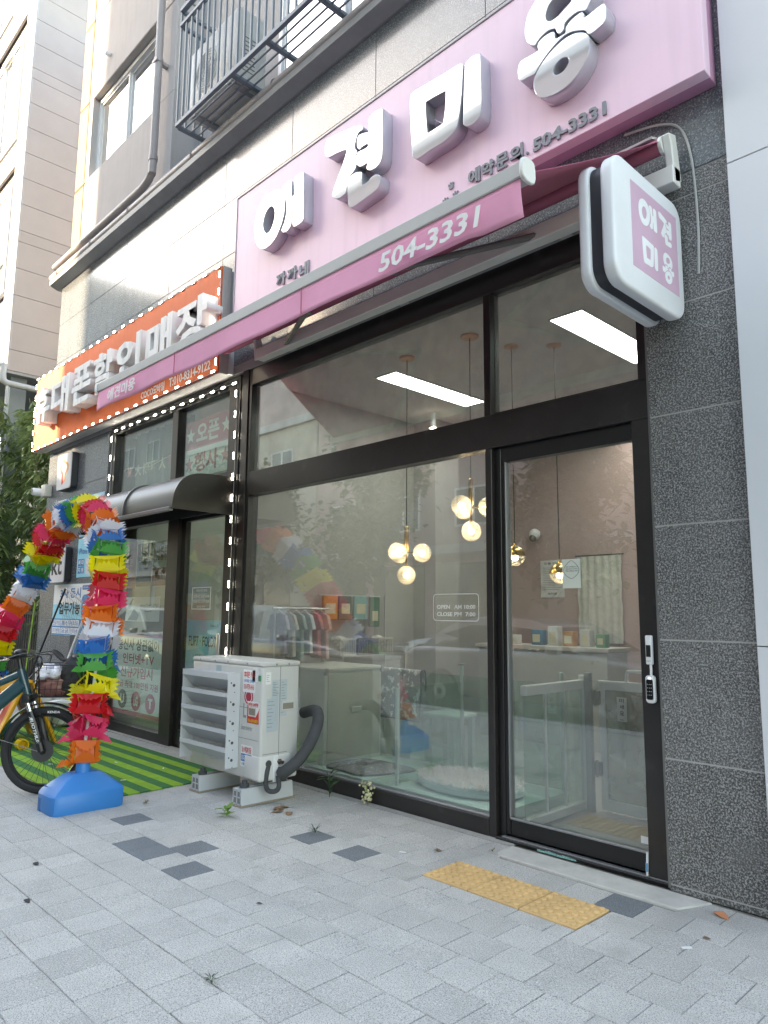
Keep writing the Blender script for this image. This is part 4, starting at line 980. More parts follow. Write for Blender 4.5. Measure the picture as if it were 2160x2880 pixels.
# ---------------- brand cubes on the granite
def cube_sign(name, label, z0, z1, extra):
    t = thing('logo_sign', label, 'logo sign', (-7.29, -.12, z0))
    MB().prism(rrect(-7.29, -6.80, z0, z1, .04), 'xz', -.115, -.035, .004).build('case', M('band_dark', (.03, .034, .042)), t)
    f = MB().prism(rrect(-7.285, -6.805, z0+.004, z1-.004, .038), 'xz', -.126, -.115, .002).build('face', M('lightbox_white', (.60, .60, .62), rough=.45, spec=.3), t)
    extra(f, z0, z1)
red_i, org_i = M('ink_red', (.62, .035, .03), rough=.5), M('ink_orange', (.70, .26, .03), rough=.5)
def lt(f, z0, z1):
    q = lambda pts: [(-7.285+.48*u, z0+(z1-z0)*v) for u, v in pts]
    flat_poly('emblem_left', q(catmull([(.27, .74), (.20, .64), (.24, .52), (.36, .40), (.36, .22), (.40, .14), (.52, .20), (.47, .30), (.47, .44), (.36, .55), (.34, .66)], 4)), -.1265, red_i, f)
    flat_poly('emblem_right', q([(.33, .78), (.46, .83), (.78, .70), (.83, .64), (.83, .54), (.74, .46), (.66, .41), (.66, .24), (.58, .18), (.58, .43), (.70, .53), (.74, .58), (.71, .66), (.44, .77), (.36, .76)]), -.1265, org_i, f)
cube_sign('t', 'white cube sign with red and orange ribbon emblem, topmost on the pier', 2.945, 3.435, lt)
mag = M('ink_magenta', (.48, .02, .20), rough=.5)
def lu(f, z0, z1):
    flat_poly('emblem', [(-7.285+.48*u, z0+(z1-z0)*v) for u, v in rrect(.14, .80, .14, .76, .16)], -.1265, mag, f)
    TXT('U', M('lightbox_white', (.80, .80, .82)), f, -7.18, -6.95, z0+.13, z0+.33, -.1275, bold=.06)
    TXT('+', mag, f, -6.91, -6.83, z1-.13, z1-.05, -.1265, bold=.04)
cube_sign('u', 'white cube sign with magenta rounded emblem, middle one on the pier', 2.315, 2.80, lu)
def lk_(f, z0, z1):
    TXT('kt', ink, f, -7.23, -6.88, z0+.10, z0+.36, -.1265, bold=.02)
    flat_poly('emblem', [(-7.08, z1-.13), (-6.85, z1-.10), (-6.85, z1-.06), (-7.03, z1-.07)], -.1265, red_i, f)
cube_sign('k', 'white cube sign with black kt lettering, lowest one on the pier', 1.70, 2.165, lk_)

# ---------------- posters
p_blue = M('poster_blue', (.30, .60, .78), rough=.5, var=.03); p_cyan = M('poster_cyan', (.27, .66, .80), rough=.5, var=.03); p_navy = M('poster_navy', (.015, .16, .42), rough=.5); p_white = M('poster_white', (.74, .76, .76), rough=.55, var=.03)
def poster(label, x0, x1, z0, z1, y, mm, grp=None, t=.002):
    o = thing('poster', label, 'poster', (x0, y, z0), grp)
    MB().box(x0, x1, y-t, y, z0, z1).build('sheet', mm, o, angle=0)
    return o
p = poster('pale blue phone series poster on the pier beside the window', -6.61, -5.90, 2.28, 2.80, -.034, p_blue)
TXT('Galaxy Series', p_navy, p, -6.52, -6.02, 2.60, 2.69, -.0375, bold=.012); TXT('SAMSUNG', p_navy, p, -6.34, -6.18, 2.735, 2.75, -.0375)
p = poster('cyan phone series poster with a pale handset on the pier', -6.615, -6.02, 1.76, 2.25, -.034, p_cyan)
TXT('iPhone Series', p_navy, p, -6.56, -6.08, 2.05, 2.13, -.0375, bold=.012)
for i, ch in enumerate('최대지원'): 
    sx, sz = -6.57+.10*(i % 2), 1.915-.095*(i//2)
    MB().box(sx-.005, sx+.082, -.038, -.0365, sz-.012, sz+.075).build('text_tile', p_navy, p, angle=0); TXT(ch, wink, p, sx+.006, sx+.07, sz, sz+.063, -.039, bold=.03)
MB().prism(rrect(-6.33, -6.14, 1.79, 2.0, .02), 'xz', -.039, -.0365).build('handset_print', M('print_lilac', (.66, .64, .74)), p, angle=0)
p = poster('blue and white service banner under the cube signs', -7.34, -5.97, 1.02, 1.68, -.034, p_cyan)
MB().box(-7.33, -5.98, -.0375, -.0365, 1.42, 1.675).build('white_band', p_white, p, angle=0); MB().box(-7.335, -5.975, -.0385, -.0370, 1.025, 1.235).build('navy_band', M('poster_blue_deep', (.02, .22, .50)), p, angle=0)
bluei = M('ink_blue', (.02, .15, .42), rough=.5)
TXT('3사 동시', bluei, p, -7.10, -6.42, 1.50, 1.63, -.039, bold=.03); TXT('업무가능', ink, p, -7.12, -6.42, 1.29, 1.45, -.039, bold=.03)
MB().prism(rrect(-6.38, -6.0, 1.60, 1.655, .015), 'xz', -.039, -.037).build('hours_tag', bluei, p, angle=0); TXT('OPEN 10:30 - CLOSE 20:30', wink, p, -6.36, -6.02, 1.618, 1.638, -.0395, bold=.02)
for i, s in enumerate(('신규가입', '통신', '번호이동')):
    a = -7.31+.30*i; MB().box(a, a+.28, -.0395, -.038, 1.14, 1.22).build('text_tile', p_white, p, angle=0); TXT(s, bluei, p, a+.02, a+.26, 1.15, 1.21, -.040, bold=.02)
for i, s in enumerate(('기기변경', '요금', '인터넷')):
    a = -7.31+.30*i; MB().box(a, a+.28, -.0395, -.038, 1.04, 1.12).build('text_tile', p_white, p, angle=0); TXT(s, bluei, p, a+.02, a+.26, 1.05, 1.11, -.040, bold=.02)
MB().prism(rrect(-6.38, -6.0, 1.24, 1.54, .08), 'xz', -.0392, -.037).build('blue_blob', M('poster_blue_deep', (.02, .22, .50)), p, angle=0); TXT('지원금', wink, p, -6.34, -6.04, 1.33, 1.43, -.040, bold=.03)
p_mint = M('poster_mint', (.72, .84, .84), rough=.55, var=.03); p_rose = M('ink_rose', (.50, .12, .18), rough=.55); p_dgreen = M('ink_dark_teal', (.05, .10, .10), rough=.55)
Y7 = .072
p = poster('mint internet and tv offer poster low in the phone shop window', -5.60, -4.40, .19, 1.08, Y7+.002, p_rose)
MB().box(-5.56, -4.44, Y7-.002, Y7-.0005, .24, 1.05).build('inner_field', p_mint, p, angle=0)
for s, m_, a, c, z0, z1 in (('통신사 상관없이', p_dgreen, -5.50, -4.50, .90, 1.03), ('인터넷+TV', p_rose, -5.36, -4.60, .75, .87), ('신규가입시', p_rose, -5.40, -4.62, .60, .72), ('현금 최대 100만원 지원', p_rose, -5.50, -4.48, .485, .565)): TXT(s, m_, p, a, c, z0, z1, Y7-.003, bold=.022)
for x, m_, s in ((-5.32, M('badge_dark', (.08, .10, .10)), 'U'), (-4.98, p_rose, 'LG'), (-4.64, p_rose, 'T')):
    MB().prism(ell(x, .355, .115, .105), 'xz', Y7-.003, Y7-.0015).build('badge', m_, p, angle=0); TXT(s, p_mint, p, x-.05, x+.05, .30, .41, Y7-.0035, bold=.05)
p = poster('blue and white FLIP7 FOLD7 poster on the phone shop door', -3.93, -3.30, .40, 1.255, Y7+.002, p_cyan)
MB().prism([(-3.93, .42), (-3.30, .40), (-3.30, .80), (-3.93, 1.1)], 'xz', Y7-.001, Y7-.0002).build('pale_field', M('poster_pale', (.55, .72, .80)), p, angle=0)
TXT('FLIP7 · FOLD7', ink, p, -3.88, -3.36, 1.00, 1.10, Y7-.002, bold=.012); TXT('Galaxy Z', ink, p, -3.48, -3.34, 1.19, 1.215, Y7-.002); TXT('사전예약 할인가입', ink, p, -3.75, -3.45, .89, .925, Y7-.002); MB().box(-3.6, -3.45, Y7-.002, Y7-.001, .60, .75).build('handset_print', bluei, p, angle=0)
p = poster('pale folding phone poster hanging inside the phone shop window', -5.46, -4.63, 1.225, 1.50, .12, p_white)
flat_poly('handset_print', [(-5.40, 1.235), (-5.25, 1.37), (-5.12, 1.30), (-5.16, 1.235)], .1175, M('print_slate', (.07, .11, .15)), p); flat_poly('handset_print', [(-5.45, 1.35), (-5.30, 1.49), (-5.27, 1.48), (-5.36, 1.36)], .1175, M('print_grey', (.3, .33, .36)), p)
TXT('Galaxy Z Fold7 | Z Flip7', ink, p, -5.10, -4.66, 1.385, 1.42, .1175); TXT('Galaxy AI', ink, p, -4.99, -4.82, 1.325, 1.35, .1175)
p = poster('brick red phone offer poster behind the phone shop glass', -5.68, -5.26, 1.60, 2.15, .12, M('poster_red', (.36, .10, .06), rough=.5, var=.12, vs=9)); MB().box(-5.6, -5.34, .1170, .1178, 1.72, 1.78).build('print_block', M('print_plum', (.25, .10, .28)), p, angle=0); TXT('최신폰', M('print_amber', (.6, .3, .1)), p, -5.6, -5.34, 1.86, 1.95, .1175, bold=.02)
p = poster('dark navy phone poster between the red and cream posters', -5.23, -4.87, 1.62, 2.11, .12, M('poster_dark', (.035, .045, .06), rough=.4)); TXT('신규개통', wink, p, -5.18, -4.93, 1.90, 1.96, .1175, bold=.015); TXT('사전예약', M('print_amber', (.6, .3, .1)), p, -5.18, -4.97, 1.83, 1.87, .1175, bold=.015)
p = poster('cream and brick red prepaid phone poster in the window', -4.84, -4.46, 1.62, 2.11, .12, M('poster_cream', (.62, .58, .47), rough=.55)); MB().box(-4.84, -4.46, .1172, .1179, 1.62, 1.82).build('red_band', M('poster_red', (.36, .10, .06)), p, angle=0)
TXT('선불폰', M('print_brown', (.30, .12, .05)), p, -4.77, -4.50, 1.99, 2.06, .1170, bold=.02); TXT('개통점', M('print_brown', (.30, .12, .05)), p, -4.77, -4.50, 1.90, 1.97, .1170, bold=.02); TXT('무조건 개통', M('poster_cream', (.62, .58, .47)), p, -4.80, -4.50, 1.70, 1.75, .1168, bold=.01)
p = poster('two tone sheet announcing an opening event high in the phone shop window', -4.15, -3.24, 2.73, 3.345, .085, M('banner_mint', (.68, .80, .74), rough=.6))
bpk = M('banner_rose', (.50, .26, .27), rough=.6); MB().box(-4.15, -3.24, .0825, .0840, 3.04, 3.345).build('rose_band', bpk, p, angle=0)
bmint = M('banner_mint', (.52, .66, .60))
def star(cx, cz, r, m_, par, y): flat_poly('star', [(cx+(r if k % 2 == 0 else r*.42)*math.sin(k*math.pi/5), cz+(r if k % 2 == 0 else r*.42)*math.cos(k*math.pi/5)) for k in range(10)], y, m_, par)
TXT('오픈', bmint, p, -3.93, -3.48, 3.09, 3.30, .0815, bold=.03); TXT('행사', bpk, p, -3.95, -3.48, 2.78, 2.99, .0815, bold=.03)
for x, z, m_ in ((-4.05, 3.19, bmint), (-3.35, 3.20, bmint), (-4.06, 2.88, bpk), (-3.35, 2.89, bpk)): star(x, z, .09, m_, p, .0815)
p = thing('star_garland', 'small cut out letter garland with two pink stars behind the left upper pane', 'garland', (-5.5, .085, 2.95))
MB().tube([(-5.62, .09, 3.06), (-5.0, .09, 3.0), (-4.40, .09, 3.07)], .003, 5).build('string', wink, p)
star(-5.50, 3.0, .085, bpk, p, .085); star(-4.47, 3.02, .10, bpk, p, .085)
for i, ch in enumerate('大博準人'): TXT(ch, M('paper_cream', (.62, .62, .50)), p, -5.36+.20*i, -5.19+.20*i, 2.92, 3.06, .085, 'cut_letter', .03)
p = thing('pale_curtain', 'thin grey green curtain behind the upper left pane', 'curtain', (-5.7, .25, 2.7))
b = MB(); V = {}
for i in range(41):
    for j in range(2): V[i, j] = b.bm.verts.new((-5.72+1.42*i/40, .26+.02*math.sin(i*1.1), 2.66+.86*j))
for i in range(40): b.bm.faces.new((V[i, 0], V[i+1, 0], V[i+1, 1], V[i, 1]))
b.build('cloth', M('curtain_green', (.34, .38, .35), rough=.9, var=.12), p, angle=80)
p = thing('window_sticker', 'white opening hours sticker on the phone shop door glass', 'sticker', (-3.82, .05, 1.36))
MB().box(-3.82, -3.81, .048, .051, 1.36, 1.582).box(-3.472, -3.462, .048, .051, 1.36, 1.582).box(-3.81, -3.472, .048, .051, 1.36, 1.37).box(-3.81, -3.472, .048, .051, 1.572, 1.582).build('border', wink, p, angle=0)
for s, a, c, z0, z1 in (('영업시간 안내', -3.74, -3.54, 1.535, 1.56), ('오픈시간 오전 10:00', -3.79, -3.49, 1.475, 1.51), ('마감시간 오후 8:30', -3.79, -3.49, 1.425, 1.46), ('일요일 휴무', -3.72, -3.56, 1.38, 1.40)): TXT(s, wink, p, a, c, z0, z1, .0505, bold=.015)
p = thing('window_sticker', 'white outlined opening hours lettering on the salon window', 'sticker', (-.54, .04, 1.29))
b = MB()
out_, in_ = rrect(-.546, -.148, 1.290, 1.472, .028, 6), rrect(-.541, -.153, 1.295, 1.467, .024, 6)
for i in range(len(out_)):
    j = (i+1) % len(out_); b.quad((out_[i][0], .044, out_[i][1]), (out_[j][0], .044, out_[j][1]), (in_[j][0], .044, in_[j][1]), (in_[i][0], .044, in_[i][1]))
b.build('border', wink, p, angle=0)
for s, a, c, z0, z1 in (('OPEN', -.512, -.395, 1.370, 1.398), ('AM 10:00', -.358, -.178, 1.370, 1.398), ('CLOSE', -.512, -.375, 1.322, 1.350), ('PM', -.358, -.295, 1.322, 1.350), ('7:00', -.262, -.178, 1.322, 1.350)): TXT(s, wink, p, a, c, z0, z1, .0440, bold=.025)
p = thing('door_notice', 'pale green paper notice with a blank speech bubble on the salon door', 'notice', (.47, .05, 1.49))
MB().box(.473, .592, .050, .0515, 1.492, 1.662).build('sheet', M('paper_mint', (.70, .74, .66), rough=.6), p, angle=0)
b = MB(); pts = catmull([(.533, 1.652), (.56, 1.635), (.582, 1.605), (.575, 1.575), (.548, 1.553), (.533, 1.548), (.518, 1.553), (.49, 1.575), (.483, 1.605), (.505, 1.635)], 4)
b.tube([(a, .0495, c) for a, c in pts], .0012, 5, True); b.build('bubble_outline', ink, p)
for s, z in (('수화 단축중입니다', 1.612), ('평일오전9시-오후6시', 1.600), ('주말 공휴일 제외', 1.588)): TXT(s, ink, p, .494, .574, z, z+.0085, .0495, bold=.01)
p = thing('door_card', 'small white card stuck low in the corner of the door glass', 'sticker', (.90, .05, .16)); MB().box(.90, .945, .050, .053, .165, .20).build('card', p_white, p, angle=0)
# ================================================================ STREET THINGS
# black curved door canopy of the phone shop
t = thing('door_canopy', 'black curved plastic canopy over the phone shop door', 'canopy', (-3.05, 0, 2.24))
can_m = M('canopy_smoke', (.032, .036, .042), rough=.34, var=.1, spec=.45); 
prof = [(0.0, 2.605), (-.28, 2.60), (-.44, 2.575), (-.545, 2.51), (-.605, 2.41), (-.625, 2.31), (-.628, 2.245)]
prof = catmull(prof, 4, False)
b = MB()
inner = [(y+.012 if y < -.1 else y, z-.012) for y, z in prof]
for x0, x1 in ((-5.95, -4.985), (-4.975, -4.035), (-4.025, -3.06)):
    MB().prism(prof+inner[::-1], 'yz', x0, x1).build('curved_sheet', can_m, t, angle=40)
for x in (-4.98, -4.03): MB().prism([(y-.012, z+.012) for y, z in prof]+inner[::-1], 'yz', x-.012, x+.012).build('joint_strip', M('canopy_strip', (.12, .13, .14), rough=.35), t)
MB().prism(prof+[(-.60, 2.245), (0.0, 2.245)], 'yz', -3.06, -3.035).build('end_cheek', frame_m, t, angle=40)
MB().prism(prof+[(-.60, 2.245), (0.0, 2.245)], 'yz', -5.975, -5.95).build('end_cheek', frame_m, t, angle=40)
MB().box(-5.95, -3.06, -.645, -.605, 2.225, 2.262, .004).build('front_lip', M('canopy_lip', (.20, .21, .22), rough=.3, metal=.4), t)
t = thing('delivery_box_sticker', 'small blue plastic tag standing on the black canopy', 'tag', (-4.4, -.1, 2.6)); MB().prism(rrect(-4.5, -4.34, 2.585, 2.70, .03), 'xz', -.13, -.10, .004).build('tag_body', M('tag_blue', (.03, .25, .55), rough=.4), t)

# green striped turf mat
t = thing('turf_mat', 'green striped artificial turf mat before the phone shop', 'mat', (-4.0, -.9, 0))
g1, g2 = M('turf_light', (.22, .42, .03), rough=.95, var=.15, vs=12, bump=1, bs=300, speck=((170, .56, .68, (.10, .22, .02)),)), M('turf_dark', (.025, .16, .045), rough=.95, var=.15, vs=12, bump=1, bs=300, speck=((170, .56, .68, (.01, .07, .02)),))
yy = -.25; k = 0; wd = .0915
while yy > -1.50:
    MB().prism([(-6.3, yy+.03), (-2.50+.004*k, yy), (-2.50+.004*(k+1), yy-wd+.001), (-6.3, yy+.03-wd+.001)][::-1], 'xy', .002, .011).build('stripe', g2 if k % 2 == 0 else g1, t, angle=0)
    yy -= wd; k += 1
for i, (x, y, a) in enumerate(((-3.3, -1.25, .3), (-2.9, -1.0, 1.2), (-3.6, -.75, .1), (-2.7, -1.35, 2.0), (-3.9, -1.2, .8), (-3.1, -.55, 2.6))):
    c = thing('litter_scrap', 'scrap of white paper lying on the green turf', 'litter', (x, y, .0125), 'paper scraps on the turf')
    MB().prism([(-.022*math.cos(a), -.022*math.sin(a)), (.02*math.cos(a), .02*math.sin(a)), (.018*math.cos(a)-.008*math.sin(a), .018*math.sin(a)+.008*math.cos(a)), (-.02*math.cos(a)-.01*math.sin(a), -.02*math.sin(a)+.01*math.cos(a))], 'xy', 0, .003).build('scrap', white_p, c, angle=0, shift=(0, 0, 0))

# ---------------- big outdoor unit
ac_m = M('unit_beige', (.565, .56, .54), rough=.4, var=.035, streak=.06); louv = M('louver_grey', (.55, .575, .60), rough=.38, var=.04, metal=.15)
t = thing('outdoor_unit', 'large beige outdoor unit with louvred grey guard and stickers', 'air conditioner', (-2.02, -.49, 0))
AX, AW, AY0, AY1, AZ0, AZ1 = -2.505, -1.540, -.655, -.325, .165, .985
MB().box(AX, AW, AY0, AY1, AZ0, AZ1-.03, .018, 3).build('casing', ac_m, t)
MB().box(AX-.004, AW+.004, AY0-.004, AY1+.004, AZ1-.032, AZ1, .012, 2).build('top_lid', ac_m, t)
for i in range(7): MB().box(AX+.10+.12*i, AX+.16+.12*i, AY0+.04, AY1-.04, AZ1-.001, AZ1+.004, .002).build('lid_rib', ac_m, t)
scr = M('screw_grey', (.30, .30, .30), rough=.4, metal=.6)
for x in (AX+.12, AX+.34, AX+.52, AX+.78): MB().lathe([(.008, 0), (.006, -.004)], (x, AY0-.004, AZ1-.018), 8, 'y').build('screw', scr, t)
for y in (AY0+.12, AY0+.23): MB().lathe([(.008, 0), (.006, .004)], (AW+.004, y, AZ1-.018), 8, 'x').build('screw', scr, t)
seam = M('seam_dark', (.22, .22, .21), rough=.8)
MB().box(AW-.001, AW+.0012, AY0+.155, AY0+.159, AZ0+.02, AZ1-.034).build('side_seam', seam, t, angle=0)
MB().box(AW-.30, AW-.02, AY0-.0012, AY0+.001, .655, .659).build('front_seam', seam, t, angle=0); MB().box(AW-.30, AW-.03, AY0-.0012, AY0+.001, .44, .443).build('front_seam', seam, t, angle=0)
MB().box(AW-.002, AW+.0012, AY0+.02, AY1-.10, .348, .352).build('side_seam', seam, t, angle=0)
MB().box(AW-.20, AW+.004, AY0-.004, AY1-.06, AZ0-.002, .345, .02, 3).build('valve_cover', M('unit_cover', (.62, .615, .60), rough=.35), t)
for y0, y1 in ((.175, .285),): 
    MB().box(AW-.001, AW+.004, AY0+y0-.005, AY0+y1+.005, .635, .705, .003).build('handle_rim', ac_m, t); MB().box(AW+.0035, AW+.0050, AY0+y0+.008, AY0+y1-.008, .648, .690).build('handle_recess', M('recess_tan', (.25, .23, .18), rough=.7), t, angle=0)
MB().box(AW-.158, AW-.058, AY0-.004, AY0+.001, .60, .672, .003).build('handle_rim', ac_m, t); MB().box(AW-.146, AW-.070, AY0-.0052, AY0-.0035, .612, .658).build('handle_recess', M('recess_tan', (.25, .23, .18)), t, angle=0)
# fan behind the guard
MB().lathe([(.30, -.012), (.315, 0), (.315, .004)], (-2.16, AY0, .55), 32, 'y').build('fan_ring', ac_m, t)
fo = MB()
fo.lathe([(.295, -.002), (.001, -.002)], (-2.16, AY0, .55), 32, 'y'); fo.build('fan_opening', M('vent_dark', (.08, .08, .08)), t)
gb = MB()
for r in range(1, 15): gb.tube([(-2.16+r*.021*math.cos(a*math.pi/18), AY0-.016,   .55+r*.021*math.sin(a*math.pi/18)) for a in range(36)], .0042, 4, True)
for k in range(46): a = k*math.pi/23; gb.cyl((-2.16+.07*math.cos(a), AY0-.018, .55+.07*math.sin(a)), (-2.16+.30*math.cos(a), AY0-.018, .55+.30*math.sin(a)), .0022, 4)
gb.build('fan_grille', M('grille_pale', (.60, .61, .61), rough=.4), t)
# louvre guard: two side plates, front lips and blades falling back to the grille
gdx0, gdx1, gy0 = -2.463, -1.814, -.763
for x, z0, z1 in ((gdx0, .222, .886), (gdx1, .229, .897)): MB().box(x-.003, x+.003, gy0, AY0-.002, z0, z1, .001).build('guard_side', louv, t)
MB().box(gdx0, gdx1, gy0, AY0-.003, .888, .893, .001).build('guard_top', louv, t)
for zt_, zb_ in ((.895, .853), (.757, .728), (.630, .599), (.498, .469), (.373, .342)):
    lo_ = zb_-.088 if zb_ > .35 else zb_-.075
    MB().prism([(gy0-.006, zt_), (gy0-.006, zb_), (gy0, zb_-.002), (-.682, lo_), (-.678, lo_+.006), (gy0+.003, zb_+.006), (gy0+.003, zt_)], 'yz', gdx0+.004, gdx1-.004).build('louver', louv, t)
hb = MB()
for z in (.81, .675, .54, .405, .285): hb.lathe([(.011, 0), (.011, .0015)], (gdx1+.003, -.712, z), 12, 'x'); hb.lathe([(.006, 0), (.006, .0015)], (gdx1+.003, -.735, z+.018), 8, 'x'); hb.lathe([(.004, 0), (.004, .0015)], (gdx1+.003, -.705, z-.05), 8, 'x')
hb.build('plate_holes', M('hole_dark', (.06, .06, .06)), t)
# stickers
def stk(x0, x1, z0, z1, mm): return MB().box(x0, x1, AY0-.0022, AY0-.0008, z0, z1).build('sticker', mm, t, angle=0)
stw = M('sticker_white', (.74, .74, .73), rough=.5)
redi = M('ink_red', (.62, .035, .03)); 
o = stk(-1.775, -1.625, .765, .925, stw); TXT('휴대폰 카드', redi, o, -1.765, -1.635, .868, .912, AY0-.0028, bold=.03); TXT('신용대출 신용현금', bluei, o, -1.765, -1.635, .835, .858, AY0-.0028, bold=.02); TXT('010-9759-5416', redi, o, -1.765, -1.635, .785, .825, AY0-.0028, bold=.02)
MB().prism(ell(-1.70, .735, .055, .055, 24), 'xz', AY0-.0018, AY0-.0004).build('round_emblem', M('emblem_red', (.42, .03, .06), rough=.5), t, angle=0)
ring_poly('emblem_ring', -1.70, .735, .036, .042, AY0-.0020, stw, t)
TXT('L', M('ink_grey', (.25, .25, .25)), t, -1.765, -1.725, .585, .685, AY0-.001, bold=.02)
o = stk(-1.710, -1.565, .555, .705, stw); MB().prism([(-1.71, .555), (-1.565, .555), (-1.565, .655), (-1.60, .605), (-1.71, .68)], 'xz', AY0-.0030, AY0-.0024).build('red_field', redi, o, angle=0)
TXT('10만원-200만원', redi, o, -1.70, -1.575, .672, .698, AY0-.0032, bold=.03); TXT('010-4390-8838', M('ink_amber', (.75, .45, .03)), o, -1.70, -1.575, .560, .585, AY0-.0036, bold=.03)
TXT('Smart Inverter', M('ink_grey', (.25, .25, .25)), t, -1.785, -1.645, .50, .535, AY0-.001, bold=.0)
o = stk(-1.775, -1.635, .245, .395, stw); TXT('일 소액결제 현금', redi, o, -1.765, -1.645, .345, .385, AY0-.0030, bold=.03); MB().box(-1.772, -1.638, AY0-.0027, AY0-.0023, .283, .335).build('blue_field', bluei, o, angle=0); TXT('010-7703-0067', wink, o, -1.765, -1.645, .290, .328, AY0-.0032, bold=.02); TXT('신용카드현금', bluei, o, -1.765, -1.645, .255, .275, AY0-.0030, bold=.02)
o = stk(-2.15, -2.08, .885, .935, M('sticker_faded', (.36, .45, .47), rough=.5)); o = stk(-1.585, -1.550, .852, .892, M('sticker_green', (.03, .30, .14), rough=.5)); o = stk(-1.66, -1.575, .845, .945, M('sticker_pale', (.66, .67, .67), rough=.5))
def stx(y0, y1, z0, z1, mm, lines=0):
    o = MB().box(AW+.0006, AW+.0018, AY0+y0, AY0+y1, z0, z1).build('sticker', mm, t, angle=0)
    if lines:
        b = MB(); r3 = random.Random(int(y0*1000))
        for k in range(lines):
            z = z1-.02-(z1-z0-.03)*k/lines; b.box(AW+.0017, AW+.0021, AY0+y0+.006, AY0+y0+.006+(y1-y0-.012)*r3.uniform(.4, 1), z-.003, z)
        b.build('print_lines', M('ink_slate', (.16, .20, .22)), o, angle=0)
sp_ = M('sticker_spec', (.47, .53, .55), rough=.45)
stx(.03, .075, .83, .915, stw, 4); stx(.085, .152, .73, .86, sp_, 9); stx(.162, .218, .60, .86, sp_, 12); stx(.045, .145, .50, .73, M('sticker_silver', (.45, .51, .54), rough=.3), 8)
# refrigerant lines
blk_foam = M('foam_black', (.055, .058, .062), rough=.75, var=.2, vs=14)
MB().tube(catmull([(AW+.03, -.50, .205), (AW+.085, -.47, .245), (AW+.13, -.40, .32), (AW+.165, -.33, .44), (AW+.155, -.27, .55), (AW+.10, -.23, .615), (AW+.02, -.21, .62), (AW-.10, -.20, .59)], 5, False), [.042]*36, 14).build('insulated_hose', blk_foam, t)
MB().tube(catmull([(AW+.035, -.52, .20), (AW+.06, -.53, .13), (AW+.04, -.55, .10), (AW+.0, -.58, .105), (AW-.0, -.60, .16), (AW+.01, -.60, .22), (AW+.004, -.585, .27)], 5, False), .017, 10).build('drain_hose', blk_foam, t)
MB().lathe([(.024, .004), (.024, -.002)], (AW+.006, -.585, .285), 14, 'x').build('cable_hole', M('hole_dark', (.06, .06, .06)), t)
for z in (.19, .235, .29): MB().lathe([(.018, 0), (.02, .015), (.012, .02), (.012, .05)], (AW+.004, -.495, z), 6, 'x').build('valve', M('valve_brown', (.07, .05, .04), rough=.4, metal=.5), t)
MB().box(AW+.004, AW+.010, -.545, -.505, .155, .335, .002).build('valve_plate', white_p, t)
# support beams
bm_m = M('beam_plastic', (.50, .52, .54), rough=.5, var=.05)
for x0, y1 in ((-1.735, -.30), (-2.30, -.385)):
    s_ = thing('support_beam', ('right' if x0 > -2 else 'left')+' grey hollow plastic beam carrying the large outdoor unit', 'support beam', (x0+.06, -.52, 0))
    yf = -.745
    MB().prism([(x0, .012), (x0+.12, .012), (x0+.105, .118), (x0+.075, .118), (x0+.072, .108), (x0+.048, .108), (x0+.045, .118), (x0+.015, .118)], 'xz', yf+.006, y1).build('beam_body', bm_m, s_, angle=20)
    for a, c in ((.016, .055), (.065, .104)):
        for z0, z1 in ((.022, .058), (.066, .100)): MB().prism([(x0+a, z0), (x0+c, z0), (x0+c-(.006 if a > .05 else 0), z1), (x0+a+(.006 if a < .05 else 0), z1)], 'xz', yf+.001, yf+.05).build('hollow', M('hollow_grey', (.17, .18, .19), rough=.8), s_, angle=0)
    fb = MB()
    for zz in (.012, .058, .100): fb.prism([(x0+.002, zz), (x0+.118, zz), (x0+.116, zz+.009), (x0+.004, zz+.009)], 'xz', yf, yf+.01)
    fb.prism([(x0, .012), (x0+.016, .012), (x0+.024, .118), (x0+.012, .118)], 'xz', yf, yf+.01).prism([(x0+.104, .012), (x0+.12, .012), (x0+.108, .118), (x0+.096, .118)], 'xz', yf, yf+.01).box(x0+.054, x0+.066, yf, yf+.01, .012, .11)
    fb.build('end_web', bm_m, s_, angle=0)
    MB().box(x0-.01, x0+.13, yf-.012, y1+.01, 0.001, .0115, .002).build('pad', M('pad_wood', (.30, .25, .19), rough=.9), s_)
    for y in (yf+.06, y1-.06):
        MB().lathe([(.034, .118), (.034, .142), (.02, .147), (.02, .166)], (x0+.06, y, 0), 14).build('rubber_mount', M('rubber_dark', (.05, .055, .06), rough=.6), s_)

# ---------------- rainbow garland arch
films = {n_: film('film_'+n_, c) for n_, c in dict(orange=(.80, .18, .02), pink=(.78, .04, .14), red=(.62, .012, .02), yellow=(.80, .70, .02), green=(.05, .36, .06), blue=(.01, .17, .52), white=(.72, .73, .78)).items()}
ga = thing('garland_arch', 'rainbow film garland arch on blue water bases before the phone shop', 'garland arch', (-2.38, -1.54, 0))
# centre line, foot to crown to far foot (x, y, z)
line = [(-2.385, -1.54, .27), (-2.43, -1.52, .42), (-2.52, -1.46, .63), (-2.68, -1.37, .88), (-2.86, -1.28, 1.08), (-2.99, -1.20, 1.24), (-3.08, -1.16, 1.40), (-3.17, -1.11, 1.54), (-3.26, -1.07, 1.70), (-3.38, -1.02, 1.84), (-3.53, -.99, 1.97), (-3.68, -.96, 2.08), (-3.86, -.93, 2.19), (-4.05, -.91, 2.27), (-4.28, -.90, 2.315), (-4.52, -.90, 2.31), (-4.75, -.90, 2.26), (-4.96, -.91, 2.18), (-5.15, -.91, 2.07), (-5.32, -.91, 1.95), (-5.45, -.91, 1.80), (-5.58, -.94, 1.62), (-5.68, -.98, 1.46), (-5.76, -1.04, 1.30), (-5.84, -1.09, 1.12), (-5.90, -1.13, .90), (-5.94, -1.16, .60), (-5.96, -1.18, .28)]
